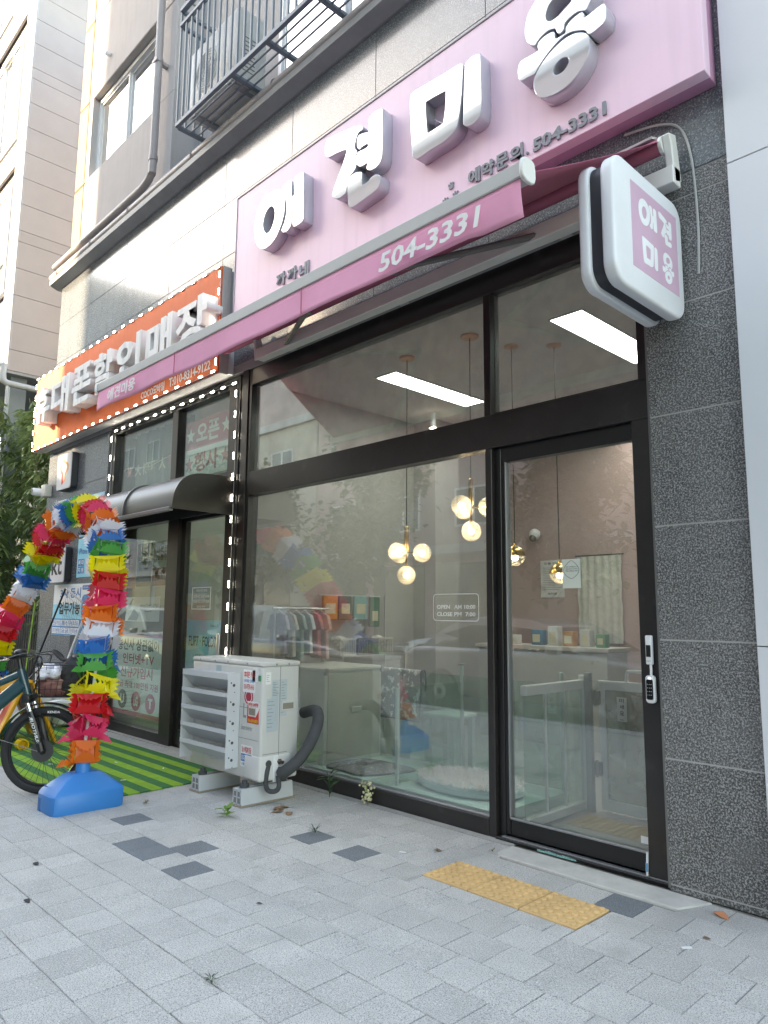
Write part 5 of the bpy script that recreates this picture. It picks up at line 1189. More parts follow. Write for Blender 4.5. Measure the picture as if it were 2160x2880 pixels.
line = [Vector(p) for p in catmull(line, 6, False)]
cum = [0]
for a, c in zip(line, line[1:]): cum.append(cum[-1]+(c-a).length)
def at_len(s):
    s = max(0, min(cum[-1]-1e-4, s))
    for i in range(len(cum)-1):
        if cum[i+1] >= s: return line[i].lerp(line[i+1], (s-cum[i])/(cum[i+1]-cum[i]))
MB().tube([line[i] for i in range(0, len(line), 4)], .012, 8).build('pole', M('pole_clear', (.55, .57, .58), rough=.3), ga)
order = ['orange', 'pink', 'red', 'yellow', 'green', 'blue', 'white']
r4 = random.Random(11)
s_pos = .02; k = 0; tot = cum[-1]
while s_pos < tot-.06:
    low = s_pos < .9
    step = .155 if s_pos < .6 else .17
    c0, c1 = at_len(s_pos), at_len(min(tot-.001, s_pos+step*.96)); ax = (c1-c0).normalized()
    u = ax.cross(Vector((.2, .95, .15))); u.normalize(); w = ax.cross(u)
    R0 = (.10 if s_pos < .25 else .125) if low else .142
    col = order[k % 7]; b = MB(); ns = 4
    phase = r4.uniform(-.4, .4)+math.pi/4; R0 *= r4.uniform(.92, 1.1); u = (u+ax*r4.uniform(-.12, .12)).normalized()
    cor = [phase+2*math.pi*q/ns for q in range(ns)]
    def pt(cen, ang, r): return cen+u*math.cos(ang)*r+w*math.sin(ang)*r
    for q in range(ns):
        a0, a1 = cor[q], cor[(q+1) % ns] if q < ns-1 else cor[0]+2*math.pi
        nt_ = 6
        # side panel with flared zig-zag flaps at both rims
        for end, cc, sgn in ((0, c0, 1), (1, c1, -1)):
            A, B = pt(cc, a0, R0), pt(cc, a1, R0)
            mid = (A+B)/2; outw = (mid-cc).normalized()
            depth = step*r4.uniform(.50, .66); flare = r4.uniform(.35, .75)+(.25 if end == 0 else 0)
            fl = ax*sgn
            rim = [A.lerp(B, i/nt_) for i in range(nt_+1)]
            tips = []
            for i in range(2*nt_+1):
                f = i/(2*nt_); base = A.lerp(B, f)
                prof_ = math.sin(math.pi*f)**.55*(1.0 if i % 2 else .70)
                tips.append(base+fl*depth*prof_*(1-.25*flare)+outw*depth*prof_*(flare*.75))
            n_ = len(tips); 
            base = [A.lerp(B, i/(2*nt_)) for i in range(2*nt_+1)]
            vs = [b.bm.verts.new(p) for p in base]+[b.bm.verts.new(p) for p in tips]
            for i in range(n_-1): 
                try: b.bm.faces.new((vs[i], vs[i+1], vs[n_+i+1], vs[n_+i]))
                except ValueError: pass
            # triangle teeth sticking over
        A0, B0, A1, B1 = pt(c0, a0, R0*.80), pt(c0, a1, R0*.80), pt(c1, a0, R0*.80), pt(c1, a1, R0*.80)
        if r4.random() < (.45 if low else .9):
            vs = [b.bm.verts.new(p) for p in (A0, B0, B1, A1)]; b.bm.faces.new(vs)
        # side tabs with teeth at the corner
        tb = pt((c0+c1)/2, a0, R0*1.0); 
        teeth = [pt(c0.lerp(c1, i/8), a0+.02*(i % 2), R0*(1.0+(.34 if i % 2 else .10)+r4.uniform(0, .10))) for i in range(9)]
        inn = [pt(c0.lerp(c1, i/8), a0, R0*.9) for i in range(9)]
        vs = [b.bm.verts.new(p) for p in inn]+[b.bm.verts.new(p) for p in teeth]
        for i in range(8): b.bm.faces.new((vs[i], vs[i+1], vs[9+i+1], vs[9+i]))
    if low:
        for q in range(3):
            a = r4.uniform(0, 6.28); p0 = pt(c0, a, R0*.9); d = (p0-c0).normalized()
            sp = [p0, p0+d*.05+ax*.03, p0+d*.09+Vector((0, 0, -.03)), p0+d*.06-ax*.02]
            vs = [b.bm.verts.new(p) for p in sp]; b.bm.faces.new(vs)
    b.build('film_band', films[col], ga, angle=0, recalc=False)
    s_pos += step; k += 1
wb = M('base_blue', (.008, .19, .52), rough=.42, var=.05)
def water_base(cx, cy, par, hx=.20, hy=.25):
    b = MB(); t_ = bmesh.new()
    lv = [(1, 1, 0), (1.02, 1.02, .02), (1.02, 1.02, .115), (.97, .97, .135), (.45, .50, .225), (.36, .38, .235)]
    def ringpts(sx, sy, z, n=7):
        return [(cx+p[0], cy+p[1], z) for p in [(q[0]*sx, q[1]*sy) for q in rrect(-hx, hx, -hy, hy, .055, 2)]]
    rings = [[t_.verts.new(p) for p in ringpts(*l)] for l in lv]
    for a, c in zip(rings, rings[1:]):
        n = len(a)
        for i in range(n): t_.faces.new((a[i], a[(i+1) % n], c[(i+1) % n], c[i]))
    t_.faces.new(rings[0][::-1]); t_.faces.new(rings[-1])
    b.add(t_); o = b.build('water_base', wb, par, angle=24)
    MB().lathe([(.05, .23), (.045, .30), (.034, .31)], (cx, cy, 0), 18).build('socket', wb, par)
    hd = M('base_blue_dark', (.008, .13, .34), rough=.45)
    MB().prism(catmull([(cx-.12, cy-hy*.86), (cx-.05, cy-hy*.86), (cx-.04, cy-hy*.70), (cx-.075, cy-hy*.60), (cx-.11, cy-hy*.70)], 3), 'xy', .13, .158).build('hand_hole', hd, par)
    MB().box(cx-.105, cx-.055, cy-hy*1.025, cy-hy*.97, .0, .09, .004).build('foot_notch', hd, par)
water_base(-2.385, -1.54, ga, .158, .245); water_base(-5.96, -1.18, ga)

# ---------------- bicycle
bk = thing('bicycle', 'dark teal electric bicycle with a loaded front wire basket', 'bicycle', (-2.92, -1.61, 0))
Wc = Vector((-2.93, -1.61, .315)); H = Vector((.64, .77, 0)).normalized(); SIDE = Vector((H.y, -H.x, 0)); Z = Vector((0, 0, 1))
def bp_(f, z, s=0): return Wc+H*f+Z*(z-.315)+SIDE*s
tyre_m = M('tyre_black', (.018, .018, .019), rough=.7, bump=.3, bs=120); blackm = M('bike_black', (.012, .012, .013), rough=.35); silv = M('bike_silver', (.55, .56, .57), rough=.25, metal=.9); teal = M('bike_teal', (.012, .06, .075), rough=.3, coat=.5)
def wheel(c):
    w = MB().tube([c+H*.285*math.cos(a*math.pi/24)+Z*.285*math.sin(a*math.pi/24) for a in range(48)], .030, 10, True).build('wheel', tyre_m, bk)
    MB().tube([c+H*.250*math.cos(a*math.pi/20)+Z*.250*math.sin(a*math.pi/20) for a in range(40)], .011, 6, True).build('rim', blackm, w)
    b = MB()
    for k in range(32):
        a = k*2*math.pi/32; s = .028*(1 if k % 2 else -1); a2 = a+(.35 if (k//2) % 2 else -.35)
        b.cyl(c+H*.03*math.cos(a2)+Z*.03*math.sin(a2)+SIDE*s, c+H*.245*math.cos(a)+Z*.245*math.sin(a), .0016, 4)
    b.build('spokes', blackm, w)
    b = MB(); q = Matrix((H, Z, SIDE)).transposed()
    b.lathe([(.012, -.06), (.035, -.04), (.038, .035), (.015, .06)], c, 14, mat=q); b.build('hub', blackm, w)
    b = MB(); b.lathe([(.062, .042), (.08, .044), (.08, .046), (.062, .046)], c, 28, mat=q); b.build('brake_disc', M('disc_steel', (.10, .10, .10), rough=.35, metal=.8), w)
    return w
wf = wheel(Wc); wr = wheel(Wc-H*1.08)
o0 = Wc+SIDE*.031
ty_frame = (Wc+SIDE*.030, H, Z, SIDE)
TXT('KENDA', wink, wf, -.045, .045, .268, .285, 0, 'lettering', .02, 0, (Wc+SIDE*.0335+H*.06, H, Z, SIDE))
# fork, head, frame
for s in (-.06, .06):
    MB().tube([bp_(.0, .315, s), bp_(-.06, .50, s), bp_(-.10, .60, s)], [.026, .026, .024], 10).build('fork_leg', blackm, bk); MB().cyl(bp_(-.095, .58, s), bp_(-.135, .69, s), .017, 10).build('stanchion', silv, bk)
TXT('SUNTOUR', wink, bk, -.10, .10, -.012, .012, 0, 'lettering', .02, 0, (bp_(-.052, .47, .088), (bp_(-.10, .60, 0)-bp_(.0, .315, 0)).normalized(), H, SIDE))
MB().box(-.085, .085, -.03, .03, -.03, .03, .012, 2).build('fork_crown', blackm, bk, shift=(0, 0, 0)); fc = [c for c in bk.children if c.name.startswith('fork_crown')][0]
fm_ = Matrix((SIDE, H, Z)).transposed().to_4x4(); fm_.translation = bp_(-.135, .69)-org(bk); fc.matrix_local = fm_
MB().cyl(bp_(-.14, .69), bp_(-.215, .90), .030, 14).build('head_tube', teal, bk)
MB().tube([bp_(-.185, .80), bp_(-.62, .42)], [.050, .050], 14).build('down_tube', teal, bk); MB().tube([bp_(-.205, .87), bp_(-.66, .66)], .026, 12).build('top_tube', teal, bk)
MB().cyl(bp_(-.60, .38), bp_(-.76, .86), .022, 12).build('seat_tube', teal, bk)
for s in (-.06, .06): MB().cyl(bp_(-.62, .38, s*.5), bp_(-1.08, .315, s), .014, 8).build('chain_stay', teal, bk); MB().cyl(bp_(-.72, .74, s*.4), bp_(-1.08, .315, s), .012, 8).build('seat_stay', teal, bk)
MB().box(-.13, .13, -.075, .075, -.035, .035, .03, 3).build('saddle', blackm, bk, shift=(0, 0, 0)); sd = [c for c in bk.children if c.name.startswith('saddle')][0]
sm_ = Matrix((H, SIDE, Z)).transposed().to_4x4(); sm_.translation = bp_(-.79, .92)-org(bk); sd.matrix_local = sm_
MB().cyl(bp_(-.215, .90), bp_(-.235, .985), .017, 10).build('stem', blackm, bk)
MB().tube(catmull([bp_(-.33, 1.0, -.31), bp_(-.28, 1.0, -.20), bp_(-.23, .995, -.08), bp_(-.23, .99, 0), bp_(-.23, .995, .08), bp_(-.28, 1.0, .20), bp_(-.33, 1.0, .31)], 4, False), .014, 10).build('handlebar', blackm, bk)
for s in (-1, 1):
    MB().cyl(bp_(-.33, 1.0, .30*s), bp_(-.41, .995, .36*s), .019, 10).build('grip', blackm, bk)
    MB().tube([bp_(-.27, 1.0, .19*s), bp_(-.22, .985, .22*s), bp_(-.29, .97, .34*s)], .008, 6).build('brake_lever', silv if s > 0 else blackm, bk)
MB().sphere(bp_(-.20, 1.03, .07), .04, 12, 8, 1, 1, .6).build('display', blackm, bk)
for i, (a, c) in enumerate((((-.25, .99, .18), (-.06, .40, .09)), ((-.25, .99, -.18), (-.5, .55, .05)), ((-.24, .98, .10), (-.15, .70, .08)), ((-.24, .98, -.10), (-.17, .72, .06)))):
    p0, p1 = bp_(*a), bp_(*c); MB().tube(catmull([p0, p0+H*.20+Z*.02, p0.lerp(p1, .5)+H*.14, p1+H*.06, p1], 5, False), .0045, 5).build('cable', blackm, bk)
# mudguard
b = MB(); V = {}
n = 22
for i in range(n+1):
    a = R_(18+150*i/n)
    for j, s in enumerate((-.036, 0, .036)): V[i, j] = b.bm.verts.new(Wc+(H*math.cos(a)+Z*math.sin(a))*(.338+(.008 if j == 1 else 0))+SIDE*s)
for i in range(n):
    for j in range(2): b.bm.faces.new((V[i, j], V[i+1, j], V[i+1, j+1], V[i, j+1]))
o = b.build('mudguard', M('mudguard_black', (.02, .024, .03), rough=.25), bk, angle=60); sm = o.modifiers.new('t', 'SOLIDIFY'); sm.thickness = .004
MB().tube([bp_(-.32, .40, .045), bp_(-.02, .31, .05), bp_(.02, .315, .05)], .0028, 5).build('mudguard_stay', silv, bk)
# basket
bw = M('basket_wire', (.035, .035, .04), rough=.4, metal=.4)
b = MB()
def bq(f, s, z): return bp_(f, z, s)
def bask(u, z):  # loop around basket at height z (0 bottom..1 top)
    e = .10+.03*z; f0, f1 = -.07-.01*z, .20+.07*z
    return [bq(f0, -e, .705+.235*z), bq(f0, e, .705+.235*z), bq(f1, e, .705+.235*z), bq(f1, -e, .705+.235*z)]
def loop(z, r):
    p = bask(0, z); b.tube(p+[p[0]], r, 5)
for z in (0, .25, .5, .75): loop(z, .0022)
loop(1, .005)
for e in range(4):
    for k in range(7):
        p0, p1 = bask(0, 0), bask(0, 1); f = k/7
        b.cyl(p0[e].lerp(p0[(e+1) % 4], f), p1[e].lerp(p1[(e+1) % 4], f), .002, 4)
for k in range(1, 7):
    p = bask(0, 0); b.cyl(p[0].lerp(p[1], k/7), p[3].lerp(p[2], k/7), .002, 4)
b.build('basket', bw, bk)
def blob(c, r, seed, sx, sy, sz, amp=.18, nu=18, nv=12):
    q = random.Random(seed); ph = [q.uniform(0, 6.28) for _ in range(6)]
    b = MB(); b.sphere((0, 0, 0), r, nu, nv)
    for v in b.bm.verts:
        d = v.co.normalized(); f = 1+amp*(math.sin(5*d.x+ph[0])*math.sin(4*d.y+ph[1])+.6*math.sin(9*d.z+ph[2])*math.sin(8*d.x+ph[3])+.4*math.sin(14*d.y+ph[4]))
        v.co = Vector((v.co.x*sx*f, v.co.y*sy*f, v.co.z*sz*f))+Vector(c)
    return b
t = thing('shopping_bag', 'clear plastic bag of reddish produce in the bicycle basket', 'bag', bp_(.05, .72, .02))
blob(bp_(.03, .80, .0), .12, 3, 1.05, 1.0, .78).build('contents', M('produce_red', (.20, .085, .075), rough=.4, var=.35, vs=22), t, angle=80)
MB_ = blob(bp_(.03, .875, .02), .11, 9, 1.05, 1.0, .52, .3); MB_.build('plastic_wrap', M('wrap_silver', (.60, .58, .62), rough=.18, var=.35, vs=16), t, angle=80)
t = thing('black_bag', 'black cloth bag with tied handles at the front of the basket', 'bag', bp_(.17, .72))
blob(bp_(.19, .85, .0), .125, 21, .85, .85, 1.2, .14).build('body', M('bag_black', (.018, .017, .018), rough=.6, var=.3, vs=12), t, angle=80)
MB().tube(catmull([bp_(.10, .93, -.05), bp_(.05, 1.0, -.06), bp_(.0, 1.035, -.04), bp_(.06, .99, .0), bp_(.12, .97, .03), bp_(.20, .99, .03), bp_(.24, 1.02, .02), bp_(.24, .95, .02)], 4, False), .014, 8).build('handle', M('bag_black', (.018, .017, .018)), t)

# ---------------- yellow folding barrier
ym = M('barrier_yellow', (.72, .33, .015), rough=.42, var=.05)
t = thing('folding_barrier', 'yellow orange plastic folding barrier board behind the bicycle', 'barrier', (-5.3, -1.05, 0))
def slab(y0, z0, y1, z1, th, x0, x1):
    d = Vector((y1-y0, z1-z0)).normalized(); nrm = Vector((-d.y, d.x))*th
    return [(y0, z0), (y1, z1), (y1+nrm.x, z1+nrm.y), (y0+nrm.x, z0+nrm.y)]
for sgn in (-1, 1):
    yb, yt = -1.05+sgn*.30, -1.05+sgn*.035
    for x0, x1 in ((-5.75, -5.66), (-5.04, -4.95)): MB().prism(slab(yb, 0, yt, .62, .03, 0, 0), 'yz', x0, x1, .006).build('leg', ym, t)
    for f0, f1 in ((.78, 1.0), (.14, .26)):
        ya, yb2 = yb+(yt-yb)*f0, yb+(yt-yb)*f1
        MB().prism(slab(ya, .62*f0, yb2, .62*f1, .03, 0, 0), 'yz', -5.66, -5.04, .005).build('cross_rail', ym, t)
    ya, yb2 = yb+(yt-yb)*.26, yb+(yt-yb)*.78
    MB().prism(slab(ya+.006*sgn*-1, .62*.26, yb2+.006*sgn*-1, .62*.78, .018, 0, 0), 'yz', -5.66, -5.04).build('board', M('barrier_red', (.58, .07, .04), rough=.4) if sgn < 0 else M('barrier_shaded', (.42, .15, .02), rough=.5), t)  # rear board: barrier colour darkened to paint the shade inside
    MB().box(-5.62, -5.50, yt-.02, yt+.02, .50, .54, .004).build('grip_slot', M('slot_dark', (.35, .14, .01)), t)
MB().box(-5.74, -4.96, -1.075, -1.025, .61, .645, .012, 2).build('hinge_bar', ym, t)
fr = (Vector((-5.35, -1.245, .33)), Vector((1, 0, 0)), Vector((0, .265, .62)).normalized(), Vector((0, -.62, .265)).normalized())
TXT('주차금지', wink, t, -.27, .27, -.06, .10, 0, 'lettering', .03, 0, (fr[0]+fr[3]*.03, fr[1], fr[2], fr[3]))
MB().lathe([(.055, 0), (.055, .09), (.045, .09), (.045, .01)], (-4.85, -1.15, .055), 16, 'x').build('roller_foot', M('roller_yellow', (.80, .50, .02), rough=.3), t)

# ---------------- second outdoor unit, poles, ribbed sheet by the pier
t = ac_small((-6.72, -.42, .02), 'ivory outdoor unit standing on the pavement behind the bicycle', .86, .62, .30)
t = thing('unit_cover_box', 'moulded ivory duct cover in front of the small outdoor unit', 'duct cover', (-6.2, -.52, 0))
MB().box(-6.42, -6.02, -.56, -.43, .05, .40, .05, 4).build('hood', M('ac_ivory', (.70, .69, .66)), t); MB().prism([(-6.44, .26), (-6.32, .38), (-6.20, .40), (-6.22, .33), (-6.36, .28)], 'xz', -.566, -.558).build('intake', M('vent_dark', (.08, .08, .08)), t)
MB().tube(catmull([(-6.02, -.5, .27), (-5.9, -.5, .29), (-5.78, -.45, .31), (-5.72, -.3, .30)], 4, False), .03, 10).tube(catmull([(-6.02, -.5, .18), (-5.9, -.5, .22), (-5.80, -.45, .26), (-5.74, -.3, .28)], 4, False), .022, 10).build('white_hose', white_p, t)
t = thing('cleaning_pole', 'white mop pole with a blue grip leaning at the pier', 'pole', (-6.2, -.3, 0))
MB().cyl((-6.34, -.42, .0), (-6.17, -.08, 1.26), .016, 10).build('shaft', white_p, t)
t = thing('cleaning_pole', 'brown mop pole with white collar and blue sleeve beside the white one', 'pole', (-6.0, -.3, 0))
MB().cyl((-6.12, -.42, .0), (-6.06, -.09, 1.16), .013, 10).build('shaft', M('pole_tan', (.30, .26, .22)), t); MB().cyl((-6.081, -.20, .83), (-6.072, -.15, 1.0), .026, 12).build('grip', M('grip_blue', (.02, .16, .42), rough=.4), t); MB().cyl((-6.072, -.15, 1.0), (-6.066, -.12, 1.10), .018, 12).build('collar', white_p, t)
t = thing('net_frame', 'thin black pole holding a grey folding net screen', 'net screen', (-6.4, -.35, 0))
MB().cyl((-6.86, -.5, .3), (-6.50, -.2, 1.62), .012, 8).build('pole', blackm, t); MB().cyl((-6.50, -.2, 1.62), (-5.95, -.2, 1.44), .012, 8).build('arm', M('grille_grey', (.35, .36, .37)), t)
b = MB()
for i in range(1, 10): f = i/10; b.cyl((-6.50+.55*f, -.2, 1.62-.18*f), (-6.56+.5*f, -.22, 1.12), .0018, 4)
for i in range(1, 6): b.cyl((-6.51, -.2, 1.62-.085*i), (-5.98, -.2, 1.44-.055*i), .0018, 4)
b.build('net_threads', M('net_grey', (.20, .22, .23)), t)
t = thing('ribbed_sheet', 'dark grey ribbed plastic sheet hanging below the blue banner', 'sheet', (-6.3, -.05, .1))
for i in range(26): MB().cyl((-6.62+.028*i, -.06+.006*math.sin(i), .10), (-6.60+.026*i, -.055, 1.03), .013, 6).build('rib', M('rib_grey', (.10, .105, .11), rough=.6, var=.2, vs=9), t)
# wall camera on the pier
t = thing('security_camera', 'white bullet camera with junction box on the pier corner', 'security camera', (-7.75, -.09, 3.0))
MB().box(-7.86, -7.70, -.13, -.032, 2.93, 3.10, .01, 2).build('junction_box', M('box_ivory', (.62, .60, .54), rough=.5), t)
MB().lathe([(.001, .0), (.045, .0), (.055, .02), (.055, .13), (.04, .15)], (-7.95, -.22, 3.01), 18, 'y').build('body', white_p, t); MB().lathe([(.001, -.004), (.038, -.004), (.04, .004)], (-7.95, -.22, 3.01), 16, 'y').build('lens', M('gloss_black', (.008, .008, .01)), t); MB().cyl((-7.92, -.10, 3.02), (-7.85, -.09, 3.02), .02, 8).build('arm', white_p, t)

# ---------------- small plants and litter on the paving
lf_w = leafmat('weed_leaf', (.10, .24, .035), (.16, .32, .05)); lf_d = leafmat('weed_leaf_dark', (.03, .075, .03), (.05, .11, .04))
def leaf(b, p, d, L_, w, droop=.2, up=Vector((0, 0, 1))):
    d = d.normalized(); s = d.cross(up); s = s.normalized() if s.length > .01 else Vector((1, 0, 0)); nrm = s.cross(d)
    pts = [p, p+d*L_*.35+s*w+nrm*L_*.04, p+d*L_*.7+s*w*.8-up*droop*L_*.15, p+d*L_-up*droop*L_*.4, p+d*L_*.7-s*w*.8-up*droop*L_*.15, p+d*L_*.35-s*w+nrm*L_*.04]
    vs = [b.bm.verts.new(q) for q in pts]; b.bm.faces.new(vs)
def weed(label, x, y, n, L_, w, mm, h=.03, seed=1, stem=False):
    q = random.Random(seed); t = thing('weed', label, 'weed', (x, y, 0)); b = MB()
    for i in range(n):
        a = q.uniform(0, 6.28); e = q.uniform(.15, 1.1); z = q.uniform(.004, h)
        leaf(b, Vector((x, y, z))+Vector((math.cos(a), math.sin(a), 0))*.006, Vector((math.cos(a)*math.cos(e), math.sin(a)*math.cos(e), math.sin(e))), L_*q.uniform(.6, 1.1), w*q.uniform(.7, 1.1), .5)
    b.build('leaves', mm, t, angle=0, recalc=False)
    if stem: MB().tube([(x, y, 0), (x+.01, y-.01, h)], .003, 5).build('stem', mm, t)
weed('bright green broad leaf weed growing between pavers by the unit', -1.488, -.944, 12, .085, .018, lf_w, .05, 1)
weed('thin green weed at the edge of a dark paver', -.81, -.745, 14, .06, .004, lf_d, .03, 2)
weed('dark green leafy weed between beam and window rail', -1.44, -.10, 14, .12, .018, lf_d, .16, 3, True)
weed('tiny dry weed near the blue base', -2.114, -1.202, 9, .04, .006, leafmat('weed_dry', (.16, .15, .07), (.24, .20, .10)), .015, 4)
weed('small moss tuft in a front paving joint', .328, -2.14, 16, .03, .003, lf_d, .012, 5)
weed('tiny sprig beside the door threshold', .155, -.235, 5, .03, .006, leafmat('weed_dry', (.16, .15, .07), (.24, .20, .10)), .02, 6)
t = thing('flowering_weed', 'small pale yellow flowering weed against the black rail', 'weed', (-1.08, -.05, 0))
b = MB(); q = random.Random(8)
for i in range(44): b.sphere((-1.09+q.gauss(0, .028), -.055+q.gauss(0, .012), .02+q.random()*.14), q.uniform(.006, .012), 6, 4)
b.build('blossoms', M('blossom_cream', (.58, .55, .34), rough=.8, var=.2, vs=60), t); MB().tube([(-1.08, -.05, 0), (-1.09, -.055, .15)], .003, 5).build('stem', lf_w, t)
dry = M('dry_leaf', (.22, .13, .075), rough=.8, var=.3, vs=30)
def dryleaf(label, x, y, L_, a, mm=dry, grp=None):
    t = thing('fallen_leaf', label, 'fallen leaf', (x, y, .004), grp); b = MB()
    leaf(b, Vector((x, y, .006)), Vector((math.cos(a), math.sin(a), .15)), L_, L_*.28, .6); o = b.build('blade', mm, t, angle=0, recalc=False); sm = o.modifiers.new('t', 'SOLIDIFY'); sm.thickness = .0015
for i in range(5): dryleaf('brown dry leaf in the heap beside the right support beam', -1.46+.04*i, -.585+.02*math.sin(i*2), .09, .3+i*1.3, grp='dry leaf heap by the beam')
dryleaf('rust coloured dry leaf on the paving before the window', .06-.17, -.44, .05, .5); dryleaf('orange curled leaf at the foot of the granite pillar', 1.34, -.15, .09, -.4, M('leaf_orange', (.50, .20, .10), rough=.7)); dryleaf('dark curled leaf at a joint in front of the pillar', 1.42, -.465, .035, .9); dryleaf('dark leaf scrap on the left front paving', -1.417, -2.175, .05, .2, M('leaf_black', (.03, .03, .035))); dryleaf('second dark leaf scrap near the left frame edge', -.925, -2.378, .05, .1, M('leaf_black', (.03, .03, .035)))
dryleaf('small dark scrap in the middle of the paving', -.15, -1.62, .03, 1.1, M('leaf_black', (.03, .03, .035)))
for label, x, y, a in (('white paper scrap lying in a joint before the pillar', 1.411, -.60, .9), ('white paper scrap on the paving before the window', -.20, -.60, .3)):
    t = thing('litter_scrap', label, 'litter', (x, y, .002)); MB().box(-.02, .02, -.007, .007, 0, .004).build('scrap', white_p, t, shift=(0, 0, 0)); t.rotation_euler.z = a
t = thing('drinking_straw', 'white paper tube wedged in the bottom corner of the door', 'straw', (.955, -.01, .05)); MB().cyl((.955, -.006, .03), (.957, .0, .14), .006, 8).build('tube', white_p, t); MB().cyl((.9545, -.008, .05), (.955, -.006, .09), .0065, 8).build('blue_wrap', M('wrap_blue', (.1, .3, .5)), t)
# ================================================================ NEIGHBOURS
# white clad wall on the right
wp_m = M('white_cladding', (.70, .72, .75), rough=.4, var=.02, vs=.8)
t = thing('white_building', 'white panel clad neighbouring wall at the right edge', 'building', (1.6, -.06, 0))
for z0, z1 in ((0, 1.2), (1.2, 3.62), (3.62, 6.0), (6.0, 9.0)):
    for x0, x1 in ((1.570, 3.9), (3.9, 6.2)): MB().box(x0+.002, x1-.002, -.075, .0, z0+.003, z1-.003, .002).build('cladding_panel', wp_m, t)
MB().box(1.572, 6.2, -.055, 3.0, 0, 9.0).build('wall_core', joint_m, t)
# left neighbour: pale stone, side wall and sunlit front
st_m = M('pale_stone', (.345, .33, .34), rough=.75, var=.05, vs=1.4, objvar=.03, bump=.3, bs=160, speck=((60, .6, .75, (.29, .275, .28)),)); st_f = M('pale_stone_front', (.33, .325, .33), rough=.7, var=.04, objvar=.03)
t = thing('stone_building', 'pale stone clad apartment block on the left with white windows', 'building', (-12, .47, 0))
zj = [5.96, 6.38, 6.94, 7.50, 8.06, 8.62, 8.86, 9.42, 9.98, 10.54, 11.10, 11.66, 12.21, 12.45, 13.01, 13.57, 14.13, 14.7, 15.3, 16.5]
for a, c in zip(zj, zj[1:]):
    for y0, y1 in ((.50, 4.2), (4.2, 7.9)): MB().box(-12.03, -12.0, y0, y1, a+.004, c-.004, .002).build('stone_panel', st_m, t)
    MB().box(-12.10, -11.995, .455, .50, a+.004, c-.004, .002).build('corner_strip', M('corner_grey', (.33, .34, .37), rough=.5), t)
wins = [(-14.7, -12.70, 11.15, 13.70), (-14.7, -12.64, 7.75, 10.15), (-15.5, -13.75, 14.75, 16.4)]
def inwin(x0, x1, z0, z1):
    return any(x0 < w[1] and x1 > w[0] and z0 < w[3] and z1 > w[2] for w in wins)
for a, c in zip(zj, zj[1:]):
    xs = [-12.10, -12.63, -13.2, -13.74, -14.72, -15.6, -17.5]
    for x1, x0 in zip(xs, xs[1:]):
        if not inwin(x0+.06, x1-.06, a+.1, c-.1): MB().box(x0+.003, x1-.003, .47, .52, a+.003, c-.003, .002).build('stone_panel', st_f, t)
for x0, x1, z0, z1 in wins: 
    w = window(x0, x1, z0, z1, .44, 3, t, pane_up, white_pvc, .12)
MB().box(-17.5, -12.03, .56, 9.0, 5.96, 16.5).build('wall_core', st_m, t); MB().box(-17.5, -12.3, 2.0, 9.0, 0, 5.96).build('base_wall', M('base_slate', (.10, .125, .14), rough=.35, var=.15), t)
MB().box(-17.5, -12.0, .46, 9.0, 5.90, 5.955).build('soffit', M('soffit_grey', (.24, .26, .28), rough=.6), t)
MB().box(-12.5, -12.2, .6, .9, 0, 5.9).build('column', M('column_blue', (.16, .22, .26), rough=.5), t)
t2 = thing('rain_pipe', 'grey blue rain pipe elbow under the left stone block', 'pipe', (-11.9, .4, 5.9)); gp = M('pipe_bluegrey', (.36, .41, .46), rough=.4)
MB().tube(catmull([(-11.9, .37, 6.02), (-11.9, .37, 5.78), (-11.9, .42, 5.68), (-11.9, .60, 5.66), (-11.9, 1.6, 5.64), (-11.9, 4.0, 5.6)], 4, False), .06, 12).tube([(-11.95, .30, 6.0), (-11.9, .37, 6.0)], .06, 10).build('pipe', gp, t2)
MB().tube([(-11.85, .45, 5.6), (-11.9, .45, 2.0), (-11.95, .45, 0)], .02, 8).build('thin_pipe', gp, t2)
# back screen between the buildings
t = thing('grey_building', 'dark building seen deep in the gap between the two blocks', 'building', (-10, 9, 0)); MB().box(-12.2, -7.6, 8.0, 12.0, 0, 6.2).build('wall', M('base_slate', (.10, .125, .14)), t)
# fence of vertical bars
t = thing('bar_fence', 'dark vertical bar fence across the gap left of the pier', 'fence', (-9.9, .3, 0))
fm3 = M('fence_dark', (.11, .10, .095), rough=.5)
b0 = BX('bar', fm3, t, -7.99, -7.965, .29, .31, .05, 1.36, 0); 
for i in range(1, 44):
    c = b0.copy(); COL.objects.link(c); c.parent = t; c.location = (-.10*i, 0, 0)
for z in (.12, .72, 1.30): BX('rail', fm3, t, -12.4, -7.94, .27, .33, z-.025, z+.025)
t = thing('green_stake', 'thin lime green garden stake leaning at the pier corner', 'stake', (-8.0, -.1, 0)); MB().cyl((-8.05, -.12, 0), (-7.97, -.06, 1.45), .010, 8).build('cane', M('stake_lime', (.30, .50, .08), rough=.5), t)

